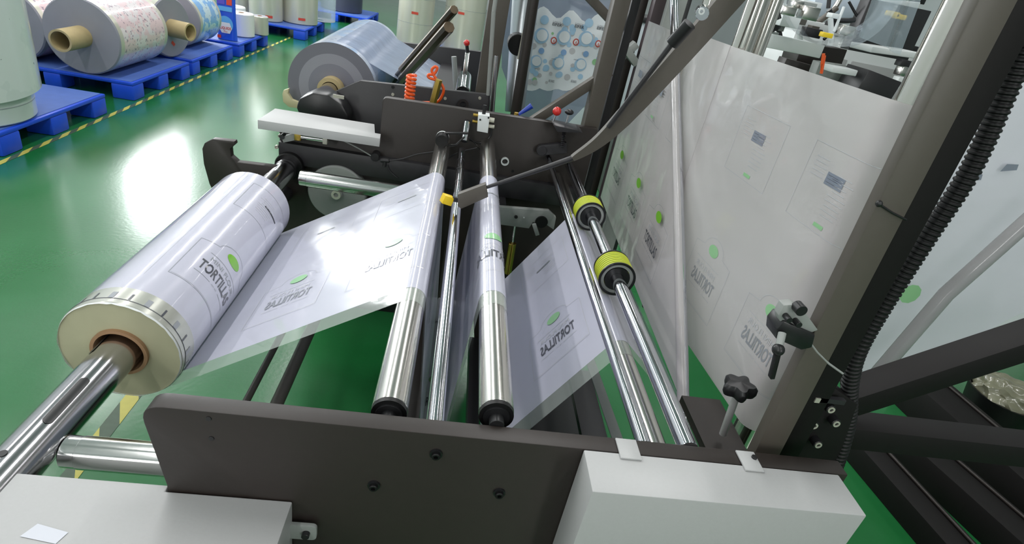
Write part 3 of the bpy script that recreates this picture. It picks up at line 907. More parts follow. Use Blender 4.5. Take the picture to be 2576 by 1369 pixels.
t = thing('lever_pair', 'red ball lever and black knob on a small grey bracket at the far plate', 'lever', (.36, 1.9, 1.11))
P5 = [at(*q, y=1.87) for q in ((1388, 305), (1450, 318), (1460, 324), (1398, 322))]
MB().prism([(v.x, v.z) for v in P5], 'y', 1.82, 1.9, PLATE2, .001).build('bracket', t)
a = at(1392, 305, y=1.86); b = at(1401, 280, y=1.86)
MB().cyl(a, b, .003, CHROME, 12).build('lever_rod', t); tag(MB().sphere(b, .0145, REDP).build('ball', t), 'red ball')
a = at(1424, 310, y=1.86); b = at(1432, 282, y=1.86)
MB().cyl(a, b, .0035, CHROME, 12).build('lever_rod', t); MB().sphere(b, .015, BLACK, sz=.6).build('knob', t)
a = at(1420, 322, y=1.86); b = at(1414, 372, y=1.86)
MB().tube([a.lerp(b, i/40) for i in range(41)], .005, PLATE2, 12, [.0055+.002*math.sin(i*1.57) for i in range(41)]).build('spring', t)
t = thing('pivot_lever', 'dark flat lever with round boss low on the far plate', 'lever', (.3, 1.88, 1.03))
a = at(1362, 377, y=1.885); b = at(1425, 370, y=1.885)
MB().beam((a.x, 1.885, a.z), (b.x, 1.885, b.z), .02, .035, PLATE2).cyl((a.x, 1.872, a.z), (a.x, 1.895, a.z), .017, PLATE2).build('lever', t)

t = thing('blue_valve', 'blue handled valve lever with brass fitting behind the far plate', 'valve', (.2, 2.0, 1.08))
a = at(1305, 288, y=1.96); b = at(1338, 266, y=1.96)
MB().tube([a, b], .007, BLUEP, 14, [.005, .010]).build('handle', t)
q = at(1298, 292, y=1.96); MB().cyl((q.x, 1.96, q.z-.03), (q.x, 1.96, q.z+.012), .008, BRASS, 8).build('fitting', t)
MB().beam((q.x-.03, 1.955, q.z-.004), (q.x+.03, 1.955, q.z-.006), .03, .008, WHITEP).build('clip', t)

t = thing('air_cylinder', 'small chrome air cylinder under the pale grey cover', 'cylinder', (-.45, 1.87, .92))
a = at(752, 343, y=1.85); b = at(818, 352, y=1.85)
MB().cyl(a, b, .009, CHROMEX, 24).build('barrel', t)
MB().box((a.x-.012, 1.84, a.z-.012), (a.x+.008, 1.862, a.z+.012), BRASS, bev=.001).build('end_cap', t)
MB().box((b.x-.006, 1.84, b.z-.012), (b.x+.008, 1.862, b.z+.012), SILVER, bev=.001).build('end_cap', t)
c = at(712, 342, y=1.86)
MB().cyl((c.x, 1.87, c.z), (c.x, 1.845, c.z), .008, PLATE2, 18).beam((c.x, 1.86, c.z-.01), (a.x, 1.86, a.z), .02, .02, GREYPAINT2).build('clevis', t)
for px, py in ((704, 342), (696, 370)):
    q = at(px, py, y=1.892); MB().ring((q.x, 1.9, q.z), (q.x, 1.888, q.z), .006, .003, SILVER, 18).build('bolt', t)

t = thing('air_hose', 'thin dark air hoses sagging across the far side plate', 'hose', (-.2, 1.88, .9))
q1 = [at(*q, y=1.87) for q in ((850, 348), (880, 362), (910, 378), (938, 395))]
q2 = [at(*q, y=1.87) for q in ((968, 405), (1010, 400), (1050, 388), (1100, 380), (1150, 365))]
q3 = [at(*q, y=1.87) for q in ((975, 415), (982, 432), (1000, 448))]
q4 = [at(*q, y=1.85) for q in ((1120, 405), (1150, 385), (1200, 372))]
m_ = MB()
for q in (q1, q2, q3, q4): m_.tube(smooth(q, 6), .0022, GREYPAINT2 if q is q1 else PLATE2, 8)
m_.build('tubing', t)
q = at(968, 405, y=1.87); MB().cyl((q.x-.014, 1.87, q.z), (q.x+.014, 1.87, q.z+.003), .007, PLATE2).cyl((q.x, 1.87, q.z), (q.x, 1.87, q.z-.02), .006, PLATE2).build('tee_fitting', t)
q = at(945, 392, y=1.88); MB().cyl((q.x, 1.9, q.z), (q.x, 1.86, q.z), .014, BLACK, 20).build('socket', t)

t = thing('brake_disc', 'pale round disc on the far plate behind the cross cylinder', 'disc', (-.375, 1.87, .76))
q = at(848, 486, y=1.865)
MB().lathe((q.x, 1.9, q.z), (q.x, 1.85, q.z), [(0, .098), (.035, .098), (.04, .094), (.04, .02), (.05, .02), (.05, 0)], GREYPAINT2, 64).build('disc', t)
MB().ring((q.x, 1.852, q.z), (q.x, 1.846, q.z), .016, .008, SILVER, 24).build('centre_nut', t)

# hook shaped arm
t = thing('loading_hook', 'dark hook shaped loading arm at the left of the far plate', 'arm', (-.7, 1.76, .85))
HK = [(512, 372), (518, 358), (538, 348), (592, 354), (594, 362), (582, 372), (584, 392), (600, 406), (700, 418), (700, 560), (620, 560), (560, 520), (530, 460), (516, 410)]
pts = [at(*q, y=1.76) for q in HK]
MB().prism([(v.x, v.z) for v in pts], 'y', 1.75, 1.775, PLATE, .0015).build('hook', t)
pv = at(690, 520, y=1.775); MB().cyl((pv.x, 1.77, pv.z), (pv.x, 1.9, pv.z), .025, PLATE2, 24).build('pivot', t)

# inner bracket with small air cylinder between the rollers
t = thing('dancer_bracket', 'grey-green bracket with small air cylinder behind the middle roller', 'bracket', (.28, 1.8, .8))
P6 = [at(*q, y=1.80) for q in ((1235, 517), (1380, 528), (1398, 545), (1392, 575), (1370, 560), (1340, 556), (1330, 572), (1240, 560))]
MB().prism([(v.x, v.z) for v in P6], 'y', 1.79, 1.81, GREYPAINT2, .001).build('bracket_plate', t)
a = at(1296, 565, y=1.8); b = at(1289, 612, y=1.8); c = at(1283, 650, y=1.8)
MB().cyl(a, b, .004, CHROME, 14).build('piston_rod', t); MB().cyl(b, c+(c-b), .014, BRASS, 20).build('cylinder_body', t)
for px, py, r, m in ((1298, 545, .006, BLACK), (1318, 547, .002, WHITEP), (1362, 558, .022, RUBBER)):
    q = at(px, py, y=1.79); MB().cyl((q.x, 1.8, q.z), (q.x, 1.785, q.z), r, m, 20).build('bolt', t)
a = at(1343, 562, y=1.79); b = at(1352, 590, y=1.79); MB().beam(a, b, .014, .018, GREYPAINT2, up=(0, 1, 0)).build('link', t)
MB().box((.17, 1.81, .80), (.2, 1.9, .83), PLATE2).build('mount', t)

# low tie rods and frame members
for px, py, r, lab in ((612, 1024, .008, 'thin dark tie rod low on the left under the film'), (692, 1026, .014, 'thick dark tie rod low under the film')):
    q = at(px, py, z=.62)
    tag(MB().cyl((q.x, .575, .62), (q.x, 1.9, .62), r, BROWN, 24).build('tie_rod'), lab, 'rod')
    
q = at(1050, 960, z=.40); tag(MB().box((q.x-.02, .575, .36), (q.x+.02, 1.9, .40), PLATE, bev=.002).build('tie_beam'), 'brown square tie beam low behind the left steel roller', 'beam')
q = at(1192, 960, z=.20); tag(MB().box((q.x-.02, .575, .15), (q.x+.02, 1.9, .20), PLATE2, bev=.002).build('tie_beam'), 'dark tie beam low between the two thick rollers', 'beam')
a = at(1480, 895, z=.55); b = at(1548, 1090, z=.55)
d = b-a; p = a+d*((.577-a.y)/d.y); q = a+d*((1.9-a.y)/d.y)
tag(MB().beam(p, q, .03, .004, GREYPAINT2, up=(0, 0, 1)).build('flat_bar'), 'pale flat bar low beneath the right steel rods', 'bar')
t = thing('drive_unit', 'black drive unit standing on the floor under the right rods', 'drive unit', (.5, 1.2, 0))
MB().box((.36, .75, .0), (.52, 1.88, .28), PLATE2, bev=.006).build('gear_case', t)
MB().cyl((.44, .62, .15), (.44, .76, .15), .09, BLACK, 32).build('motor', t)
MB().box((.60, .80, 0), (.70, 1.9, .10), PLATE2, bev=.004).build('rail', t)

# dark floor frame to the lower right
for (a, b, w, h, lab) in (((2185, 1110), (2540, 1500), .13, .10, 'dark floor rail nearest the big grey cover box'),
                          ((2290, 1080), (2680, 1420), .16, .12, 'dark floor rail in the middle at lower right'),
                          ((2330, 950), (2680, 1250), .22, .16, 'dark floor rail farthest right beside the green floor')):
    p = at(*a, z=h); q = at(*b, z=h); p.z = q.z = h/2
    t = thing('floor_rail', lab, 'rail', ((p+q)/2-Vector((0, 0, h/2))))
    MB().beam(p, q, w, h, DARKB, bev=.003).build('rail', t)
    d = (q-p).normalized(); n = Vector((-d.y, d.x, 0))
    MB().cyl(p+n*w*.3+Vector((0, 0, h/2+.006)), q+n*w*.3+Vector((0, 0, h/2+.006)), .006, PLATE, 12).build('edge_pipe', t)

# film sheets beyond the post on the right
def sheet(name, label, corners, m, n=16, wav=.01, cat='film sheet'):
    a, b, c, d = corners
    def fn(u, v):
        p = a.lerp(b, u).lerp(d.lerp(c, u), v)
        return p+Vector((0, wav*math.sin(u*7+v*2), 0))
    mb = MB(); mb.grid(fn, n, n, m)
    return mb, fn
HFILM = film_mat('grey_hanging_film', srgb(218, 220, 228), transl=.3, wav=.6)
cs_ = [at(2130, 985, y=1.3), at(2680, 760, y=1.3), at(2780, 130, y=1.3), at(2420, 130, y=1.3)]
mb, fn = sheet('x', '', cs_, HFILM)
for (px, py) in ((2450, 450), (2540, 425)):
    q = at(px, py, y=1.28)
    mb.add([q+Vector((-.02, 0, -.01)), q+Vector((.02, 0, 0)), q+Vector((.016, 0, .014)), q+Vector((-.014, 0, .01))], [[0, 1, 2, 3]], BLUEBOX)
q = at(2290, 740, y=1.28); mb.add([q+Vector((.03*math.cos(k*.63), 0, .03*math.sin(k*.63))) for k in range(10)], [list(range(10))], GREENL)
tag(mb.build('hanging_film'), 'pale printed film sheet hanging right of the black hose', 'film sheet')
cs2 = [at(2180, 1000, y=1.15), at(2640, 840, y=1.15), at(2640, 770, y=1.15), at(2300, 900, y=1.15)]
mb, fn = sheet('x', '', cs2, CLEAR); tag(mb.build('clear_film_edge'), 'clear film margin hanging above the black slanting brace', 'film')
tag(MB().tube([at(2190, 960, y=1.1), at(2380, 740, y=1.1), at(2660, 490, y=1.1)], .018, film_mat('hazy_tube', srgb(160, 158, 160), transl=0, clear=.3), 14).build('clear_tube'), 'hazy clear tube slanting over the hanging film at right', 'tube')
p = at(2420, 800, y=1.5); q = at(2520, 900, y=1.5)
tag(MB().cyl(at(2440, 850, y=1.36), at(2560, 800, y=2.2), .03, STEEL, 32).build('steel_roller'), 'short bright steel roller seen past the clear film at right', 'roller')

# ================================================================== second machine behind
t = thing('side_plate', 'black side plate of the machine behind, next to the orange coiled hose', 'machine plate', (-.15, 2.32, 0))
q = [at(*c, y=2.3) for c in ((868, 262), (900, 202), (1243, 240), (1243, 300))]
poly = [(-.60, 0), (-.60, .80), (-.50, .98), (q[1].x-.01, q[1].z-.012), (q[1].x+.01, q[1].z), (q[2].x, q[2].z), (q[2].x, 0)]
MB().prism(poly, 'y', 2.3, 2.325, PLATE2, .0015).build('plate', t)
for px, py in ((988, 219), (988, 238), (1120, 248), (1207, 247)):
    q = at(px, py, y=2.297); MB().cyl((q.x, 2.302, q.z), (q.x, 2.296, q.z), .006, SILVER if py != 219 else BLACK, 14).build('bolt', t)
t = thing('side_plate', 'black side plate farther back behind the brown bars', 'machine plate', (-.15, 3.52, 0))
q = [at(*c, y=3.5) for c in ((985, 125), (1005, 106), (1225, 132))]
MB().prism([(q[0].x, 0), (q[0].x, q[0].z), (q[1].x, q[1].z), (q[2].x, q[2].z), (q[2].x, 0)], 'y', 3.5, 3.53, PLATE2, .002).build('plate', t)
# big roll
c = at(836, 222, y=2.55); RB2 = .185
t = thing('film_roll', 'big grey-ended film roll with pale core on the machine behind', 'film roll', (c.x, 3, c.z))
mb = MB(); mb.lathe((c.x, 2.55, c.z), (c.x, 3.5, c.z), [(0, .052), (0, .1), (0, .14), (0, RB2), (.95, RB2), (.95, .05)], BGROLL, 72, mats=[mat('inner_windings', srgb(122, 122, 134), .5), mat('middle_windings', srgb(142, 142, 152), .5), mat('outer_windings', srgb(112, 112, 122), .5), print_mat('pale_blue_print', srgb(196, 206, 226), srgb(170, 196, 232), 9, second=(srgb(120, 130, 160), 45, .64)), BGROLL])
mb.build('wound_film', t)
MB().ring((c.x, 2.50, c.z), (c.x, 2.6, c.z), .052, .036, CARDY, 40).build('core', t)
CB = c.copy()
t = thing('air_shaft', 'dark steel shaft through the big roll behind', 'shaft', (c.x, 2.6, c.z))
MB().cyl((c.x, 2.3, c.z), (c.x, 3.6, c.z), .034, SHAFT, 32).build('tube', t)
MB().cyl((c.x, 2.285, c.z), (c.x, 2.33, c.z), .04, BLACK, 32).build('end_cap', t)
t = thing('shaft_cradle', 'black rounded arm holding the near end of the shaft behind', 'arm', (c.x, 2.28, .9))
q = [at(*p, y=2.22) for p in ((748, 268), (756, 245), (790, 230), (830, 236), (865, 262), (880, 290), (870, 330), (760, 300))]
MB().prism([(v.x, v.z) for v in q], 'y', 2.20, 2.30, BLACK, .01).build('arm', t)
q = at(852, 243, y=2.2); tag(MB().box((q.x-.02, 2.195, q.z-.006), (q.x+.02, 2.2, q.z+.006), SILVER).build('label_plate', t), 'small silver label plate')
# web from the big roll down to the right
pts2 = []
for k in range(8): a = math.radians(90-k*7); pts2.append(Vector((CB.x+(RB2+.001)*math.cos(a), CB.z+(RB2+.001)*math.sin(a))))
e = Vector((CB.x+.46, CB.z-.0)); pts2 += [pts2[-1].lerp(e, k/8) for k in range(1, 9)]
mb = MB(); vs = []
for p_ in pts2:
    for j in range(5): vs.append(Vector((p_.x, 2.6+.85*j/4, p_.y)))
mb.add(vs, [[i*5+j, (i+1)*5+j, (i+1)*5+j+1, i*5+j+1] for i in range(len(pts2)-1) for j in range(4)], film_mat('pale_blue_film', srgb(190, 202, 228), transl=.2, clear=.1, wav=.6))
tag(mb.build('film_web'), 'pale blue film web leaving the big roll behind', 'film web')
q = at(722, 222, y=2.5)
P7 = [at(*p, y=2.5) for p in ((712, 235), (715, 226), (728, 222), (726, 234), (736, 250), (752, 256), (755, 272), (728, 268), (714, 255))]
tag(MB().prism([(v.x, v.z) for v in P7], 'y', 2.49, 2.51, mat('cream_plastic', srgb(196, 188, 150), .5), .001).build('hook_end'), 'small cream hook beside the big roll behind', 'hook')
# brown bars
for n, (a, b, r, nm) in enumerate((((1143, 24), (1010, 175), .015, 'thinner, upper'), ((1130, 68), (1012, 200), .02, 'thicker, lower'))):
    p = at(*a, y=2.1); q = at(*b, y=2.6)
    t = thing('square_bar', 'bare brown steel bar propped at a slant behind, the %s one' % nm, 'bar', q)
    MB().cyl(p, q, r, BRONZE, 8).build('bar', t)
    e = q+(q-p).normalized()*.10
    MB().cyl(q, e, r*.6, PLATE2, 12).build('tip', t)
t = thing('orange_coil_hose', 'bright orange coiled air hose hanging over the far plate', 'hose', (0, 2.1, 1.1))
cc = at(1032, 225, y=2.1); pts = []
for i in range(150):
    a = i/150*2*PI*9; pts.append(Vector((cc.x+.014*math.cos(a), 2.1+.014*math.sin(a), cc.z+.05-.12*i/150)))
MB().tube(pts, .0058, ORANGE, 8).build('coil', t)
pp_ = [at(*p, y=2.1) for p in ((1062, 258), (1085, 258), (1100, 256), (1110, 245), (1116, 225), (1104, 205), (1080, 196), (1078, 188), (1092, 186), (1100, 172), (1094, 168), (1086, 178), (1098, 200))]
MB().tube(smooth(pp_, 6), .005, ORANGE, 8).build('loop', t)
q = at(1097, 225, y=2.08)
tag(MB().cyl((q.x-.006, 2.08, q.z-.05), (q.x+.006, 2.08, q.z+.035), .013, BRASS, 6).build('brass_connector'), 'hexagonal brass connector beside the orange hose', 'connector')
# levers behind
t = thing('red_lever', 'small red knob lever on a flat bar in the machine behind', 'lever', (-.03, 2.7, 1.1))
a = at(1174, 108, y=2.7); b = at(1176, 132, y=2.7); c_ = at(1168, 200, y=2.7); d_ = at(1166, 230, y=2.6)
MB().sphere(a, .014, REDP).build('ball', t); MB().cyl(a, b, .008, BLACK, 14).build('grip', t)
MB().beam(b, at(1160, 262, y=2.7), .02, .035, CHROMEX, up=(0, 1, 0)).build('flat_bar', t)
MB().cyl((c_.x, 2.5, c_.z-.02), (c_.x, 2.75, c_.z-.0), .032, CHROME, 28).ring((c_.x, 2.49, c_.z-.02), (c_.x, 2.5, c_.z-.02), .03, .018, BLACK, 28).build('clamp_roller', t)
tag(MB().box((-.14, 2.325, .93), (-.02, 3.5, .97), PLATE2).build('tie_beam'), 'black tie beam between the two black plates behind', 'beam')
t = thing('upright_pin', 'short pale upright pin left of the red lever behind', 'pin', at(1145, 215, y=2.8))
MB().cyl(at(1150, 270, y=2.8), at(1142, 142, y=2.8), .012, GREYPAINT2, 16).build('pin', t)
q = at(1165, 262, y=2.28); tag(MB().ring((q.x, 2.3, q.z), (q.x, 2.27, q.z), .022, .012, CHROME, 24).build('steel_bushing'), 'steel bushing on the black plate behind', 'bushing')
# upright frame posts of the machine behind
for a, y, w, dd, m, lab in (((1247, 60), 2.6, .085, .07, BROWN, 'grey upright post left of the blue printed film'),
                            ((1532, 120), 1.97, .052, .06, BROWN, 'dark upright post right of the blue printed film'),
                            ((1566, 120), 2.15, .03, .05, PLATE2, 'narrow black upright close behind the dark post')):
    xx = at(*a, y=y).x
    t = thing('frame_post', lab, 'post', (xx, y, 0))
    MB().box((xx-w/2, y-dd/2, 0), (xx+w/2, y+dd/2, 2.6), m, bev=.003).build('tube', t)
p = at(1242, 30, y=2.3); q = at(1228, 240, y=2.3); tag(MB().cyl(p, q, .008, GREYPAINT2, 12).cyl(p+Vector((.0, 0, .5)), p, .008, GREYPAINT2, 12).build('thin_pipe'), 'thin pale pipe in front of the grey upright post', 'pipe')
p = at(1248, 140, y=2.29); q = at(1232, 330, y=2.29); tag(MB().cyl(p, q, .009, SHAFT, 12, r1=.014).build('tapered_rod'), 'slim tapered grey rod standing by the grey post', 'rod')
q = at(1330, 40, y=2.45)
tag(MB().cyl(at(1345, -20, y=2.45), at(1296, 292, y=2.45), .022, PLATE, 24).build('upright_tube'), 'dark round upright tube in front of the blue printed film', 'tube')
t = thing('upright_cylinder', 'hazy silver upright cylinder left of the blue printed film', 'cylinder', (.4, 2.8, .9))
MB().cyl(at(1326, -40, y=2.8), at(1294, 282, y=2.7), .062, steel_mat('hazy_steel', srgb(190, 196, 200), .35, axis='Z'), 40, r1=.045).build('barrel', t)
q = at(1303, 112, y=2.66)
hb = MB().cyl((q.x, 2.64, q.z), (q.x, 2.74, q.z), .045, RUBBER, 24).build('handle_block', t)
MB().cyl((q.x+.01, 2.63, q.z-.055), (q.x+.012, 2.63, q.z+.055), .006, SILVER, 12).build('bolt', hb)
# blue printed film sheet
YB = 2.9
def bp(px, py, y=YB): return at(px, py, y=y)
t = thing('printed_film_sheet', 'pale blue bubble printed bag film hanging between two posts', 'film sheet', (.5, YB, .9))
BLUEF = film_mat('pale_blue_bag_film', srgb(236, 243, 248), transl=0, wav=.6)
SLATE = film_mat('slate_film', srgb(126, 138, 158), transl=.2, clear=.12, wav=.5)
BUB = mat('bubble_blue', srgb(168, 206, 234), .3, coat=.7); BUB2 = mat('bubble_blue_deep', srgb(140, 180, 226), .3, coat=.7)
out = [bp(1262, 60), bp(1262, 170), bp(1310, 300), bp(1420, 320), bp(1545, 190), bp(1590, 40), bp(1590, -40), bp(1262, -40)]
vs = [(v.x, v.y, v.z) for v in out]
MB().add(vs, [list(range(8))], SLATE).build('slate_ground', t)
mb = MB()
def BPF(u, v): return None
inn = []
for k in range(25):
    px = 1315+k*(1570-1315)/24; inn.append(bp(px, 22+(px-1315)*.13+13*math.sin(k*.95), YB-.002))
low = []
for k in range(25):
    px = 1530-k*(1530-1300)/24; low.append(bp(px, 222+(px-1530)*-.0+7*abs(math.sin(k*.7)), YB-.002))
mb.add(inn+low, [[k, k+1, 48-k, 49-k] for k in range(24)], BLUEF)
yy = YB-.005
def disc(px, py, r, m, sx=1.0, y=yy):
    c = at(px, py, y=y); mb.add([c]+[c+Vector((r*sx*math.cos(2*PI*k/18), 0, r*math.sin(2*PI*k/18))) for k in range(18)], [[0, 1+k, 1+(k+1) % 18] for k in range(18)], m)
for r_, (py0, rad_, m_) in enumerate(((90, .035, BUB), (128, .014, BUB2), (155, .030, BUB), (50, .02, BUB), (185, .013, BUB))):
    for k in range(4):
        px = 1362+k*56+(-14 if r_ in (2, 4) else 0)+(8 if r_ == 3 else 0)
        disc(px, py0+k*4, rad_, m_)
        if rad_ > .025: disc(px+2, py0+k*4-1, rad_*.75, BLUEF, y=yy-.002)
rr = random.Random(8)
for k in range(70):
    px = rr.uniform(1325, 1545); disc(px, rr.uniform(45, 212)+(px-1325)*.04, rr.uniform(.006, .016), rr.choice((BUB, GREENL if k % 9 == 0 else BUB, INKX)), y=YB-.0022-.00003*k)
for k in range(3):
    px = 1393+k*56; disc(px, 102+k*4, .016, REDLAB, .9, yy-.002); disc(px, 102+k*4, .011, BLUEF, .9, yy-.004)
    put_text(mb, (lambda c: (lambda a, b: c+Vector((a, 0, b))))(at(px, 107+k*4, y=yy-.006)), '6', 0, 0, .009, .014, REDLAB)
    put_text(mb, (lambda c: (lambda a, b: c+Vector((a, 0, b))))(at(px+8, 66+k*5, y=yy-.004)), 'EIFER', 0, 0, .045, .013, INK, .02)
    put_text(mb, (lambda c: (lambda a, b: c+Vector((a, 0, b))))(at(px+8, 58+k*5, y=yy-.004)), 'SUPERIOR', 0, 0, .04, .007, INKL)
    put_text(mb, (lambda c: (lambda a, b: c+Vector((a, 0, b))))(at(px-6, 207+k, y=yy-.004)), 'EIE', 0, 0, .028, .011, INKL, .02)
    put_text(mb, (lambda c: (lambda a, b: c+Vector((a, 0, b))))(at(px, 150+k*2, y=yy-.004)), 'NEW', 0, 0, .022, .005, INK)
mb.build('printed_panel', t)
# braces of that frame
for a, b, w, m, lab, y in (((1470, -20), (1545, 60), .045, BROWN, 'dull slanting brace at the top right of the blue film', 2.2),
                        ((1320, 318), (1535, 178), .035, BROWN, 'dull slanting brace crossing below the blue film', 1.985),
                        ((1480, 215), (1600, 110), .05, GREYPAINT2, 'pale slanting brace right of the dark post', 2.6),
                        ((1530, 60), (1600, 160), .05, GREYPAINT2, 'pale slanting plate right of the dark post, upper', 2.55)):
    p = at(*a, y=y); q = at(*b, y=y)
    tag(MB().beam(p, q, .03, w, m, up=(0, 1, 0)).build('frame_brace'), lab, 'brace')
# dark uprights behind the standing film
for px0, px1, y, w, m, lab in ((1618, 1592, 2.7, .05, PLATE, 'dark upright bar behind the left edge of the standing film'),
                               (1668, 1640, 2.6, .06, mat('red_brown_paint', srgb(82, 70, 74), .5), 'reddish dark upright behind the standing film top'),
                               (1728, 1700, 2.4, .04, PLATE2, 'black upright bar just right of the slanted chrome bar')):
    p = at(px0, -20, y=y)
    tag(MB().box((p.x-w/2, y-.03, 0), (p.x+w/2, y+.03, 2.6), m, bev=.002).build('upright_bar'), lab, 'upright')
p = at(1790, -20, y=1.75); q = at(1712, 400, y=1.75)
tag(MB().cyl((p.x+.01, 1.75, .8), (p.x, 1.75, 2.4), .022, STEELZ, 32).build('upright_roller'), 'dull steel upright roller left of the fold of the standing film', 'roller')
q = at(1690, 60, y=2.0); tag(MB().box((q.x-.03, 2.0, 0), (q.x+.03, 2.03, 2.4), GREYPAINT2, bev=.002).build('pale_upright'), 'pale grey upright strip behind the slanted chrome bar', 'upright')

# ================================================================== distant machine at upper right
t = thing('converting_machine', 'white and dark converting machine with rails at the upper right back', 'machine', (2.2, 4, 0))
Y0 = 3.6
def pt(px, py, y=Y0): return at(px, py, y=y)
MB().box((1.25, 3.6, 0), (4.2, 4.6, .62), PLATE2, bev=.01).build('base', t)
for (a, b, y, h, dd, m, nm) in (((1925, 100), (2060, 128), 3.3, .07, .08, WHITEP, 'white_rail'), ((1925, 45), (2150, 85), 3.9, .06, .1, WHITEP, 'upper_rail'),
                            ((2040, 5), (2170, 25), 4.3, .16, .1, mat('pale_blue_panel', srgb(200, 212, 226), .4), 'panel'), ((1900, 10), (1990, 20), 4.6, .2, .1, WHITEP, 'panel'),
                            ((2000, 60), (2130, 75), 4.0, .05, .2, GREYPAINT2, 'deck'), ((1960, 165), (2140, 215), 3.5, .10, .1, PLATE, 'lower_rail'),
                            ((2165, 118), (2290, 135), 3.2, .03, .2, WHITEP, 'roller_guard'), ((2150, 60), (2300, 90), 3.8, .3, .1, PLATE2, 'dark_panel'),
                            ((2180, 10), (2300, 15), 4.0, .05, .1, WHITEP, 'top_rail'), ((2040, 190), (2110, 200), 3.3, .16, .08, GREYPAINT2, 'grey_block'),
                            ((2080, 170), (2140, 180), 3.1, .03, .12, WHITEP, 'clamp'), ((2140, 200), (2220, 230), 3.1, .14, .2, PLATE2, 'dark_block'),
                            ((1990, 130), (2100, 145), 3.7, .12, .2, PLATE, 'trough')):
    p = pt(*a, y=y); q = pt(*b, y=y); MB().beam(p, q, dd, h, m, bev=.004).build(nm, t)
rr = random.Random(11)
mm_ = [WHITEP, PLATE2, GREYPAINT2, STEEL, BLACK, BROWN]
for k in range(46):
    px = rr.uniform(1900, 2310); py = rr.uniform(0, 110 if px < 2160 else 240); y = rr.uniform(3.0, 4.4)
    if py > 120+(px-1880)*.25: continue
    p = pt(px, py, y); m = rr.choice(mm_); s = rr.uniform(.02, .06)
    if k % 3: MB().box(p-Vector((s, .03, s*.6)), p+Vector((s*rr.uniform(.5, 1.6), .03, s*.6)), m, bev=.003).build('fitting', t)
    else: MB().cyl(p, p+Vector((rr.uniform(-.1, .1), .02, rr.uniform(.06, .16))), s*.35, m, 16).build('post', t)
for px, py, m in ((2078, 88, YELCUBE), (2245, 35, YELCUBE), (2262, 42, YELCUBE)):
    p = pt(px, py, 3.2); MB().box(p-Vector((.03, .02, .012)), p+Vector((.03, .02, .012)), m, bev=.004).build('yellow_clamp', t)
MB().tube([pt(2072, 135, 3.0), pt(2068, 160, 3.0), pt(2066, 185, 3.0), pt(2074, 140, 3.0)], .008, ORANGE, 8).build('orange_cable', t)
MB().tube(smooth([pt(2085, 25, 3.6), pt(2100, 48, 3.6), pt(2130, 52, 3.6), pt(2150, 50, 3.6)], 6), .015, BLACK, 8).build('black_cable', t)
# hanging clear film loop
L1 = smooth([at(*p, y=3.0) for p in ((1945, -20), (1965, 30), (1998, 80), (2045, 108), (2110, 118), (2170, 108), (2230, 60), (2280, -20))], 6)
L2 = smooth([at(*p, y=3.6) for p in ((1985, -20), (2000, 30), (2018, 70), (2045, 100), (2080, 100), (2130, 82), (2190, 40), (2220, -20))], 6)
mb = MB(); n = min(len(L1), len(L2)); mb.add(L1[:n]+L2[:n], [[k, k+1, n+k+1, n+k] for k in range(n-1)], CLEARB)
tag(mb.build('film_loop'), 'clear film loop sagging in front of the distant machine', 'film')
mb = MB(); a, b, c_, d_ = at(2160, 90, y=2.9), at(2270, 140, y=2.9), at(2330, -20, y=2.9), at(2200, -20, y=2.9)
mb.grid(lambda u, v: a.lerp(b, u).lerp(d_.lerp(c_, u), v)+Vector((0, .04*math.sin(u*9), 0)), 16, 4, CLEARB)
tag(mb.build('clear_film_bundle'), 'creased clear film bundle beside the tall right roller', 'film')
# more distant machines to close the view
for (x0, x1, y0, y1, h, m, lab) in ((3.2, 5.2, 6.0, 7.0, 1.5, WHITEP, 'white machine cabinet far behind the converting machine'),
                                   (1.1, 2.2, 6.4, 7.2, 1.25, mat('pale_machine', srgb(206, 214, 222), .4), 'pale machine cabinet far behind the upright posts'),
                                   (5.6, 8.0, 4.0, 5.4, 1.6, GREYPAINT2, 'grey machine cabinet at the far right wall')):
    t = thing('machine_cabinet', lab, 'cabinet', ((x0+x1)/2, (y0+y1)/2, 0))
    MB().box((x0, y0, 0), (x1, y1, h), m, bev=.02).build('body', t)
    MB().box((x0-.03, y0-.03, h), (x1+.03, y1+.03, h+.05), PLATE2, bev=.01).build('top_cover', t)
    for k in range(3):
        xa = x0+.1+k*(x1-x0-.2)/3; MB().box((xa, y0-.015, .3), (xa+(x1-x0)/3-.12, y0, h-.2), GREYPAINT, bev=.006).build('door', t)
    for k in range(4):
        xa = x0+.2+k*(x1-x0-.4)/3; MB().cyl((xa, y0+.2, h+.05), (xa, y0+.2, h+.3), .04, SHAFT, 16).build('post', t)

# bin with waste film on the floor at right
q = at(2520, 1010, z=.12)
t = thing('waste_film_bag', 'crumpled clear waste film in a black tub on the floor at right', 'waste bag', (q.x, q.y, 0))
MB().lathe((q.x, q.y, 0), (q.x, q.y, 1), [(0, 0), (0, .13), (.16, .16), (.16, .15), (.02, .12), (.02, 0)], RUBBER, 36).build('tub', t)
bm = bmesh.new(); bmesh.ops.create_icosphere(bm, subdivisions=4, radius=.14)
rr = random.Random(4)
for v in bm.verts: v.co *= 1+.12*math.sin(v.co.x*60+v.co.z*40)*math.cos(v.co.y*55)+rr.uniform(-.03, .03)
bm.verts.index_update()
MB().add([Vector((v.co.x+q.x, v.co.y+q.y, v.co.z*.6+.16)) for v in bm.verts], [[v.index for v in f.verts] for f in bm.faces], mat('waste_film', srgb(118, 118, 98), .25, coat=.6, noise=.35, nscale=14)).build('crumpled_film', t); bm.free()

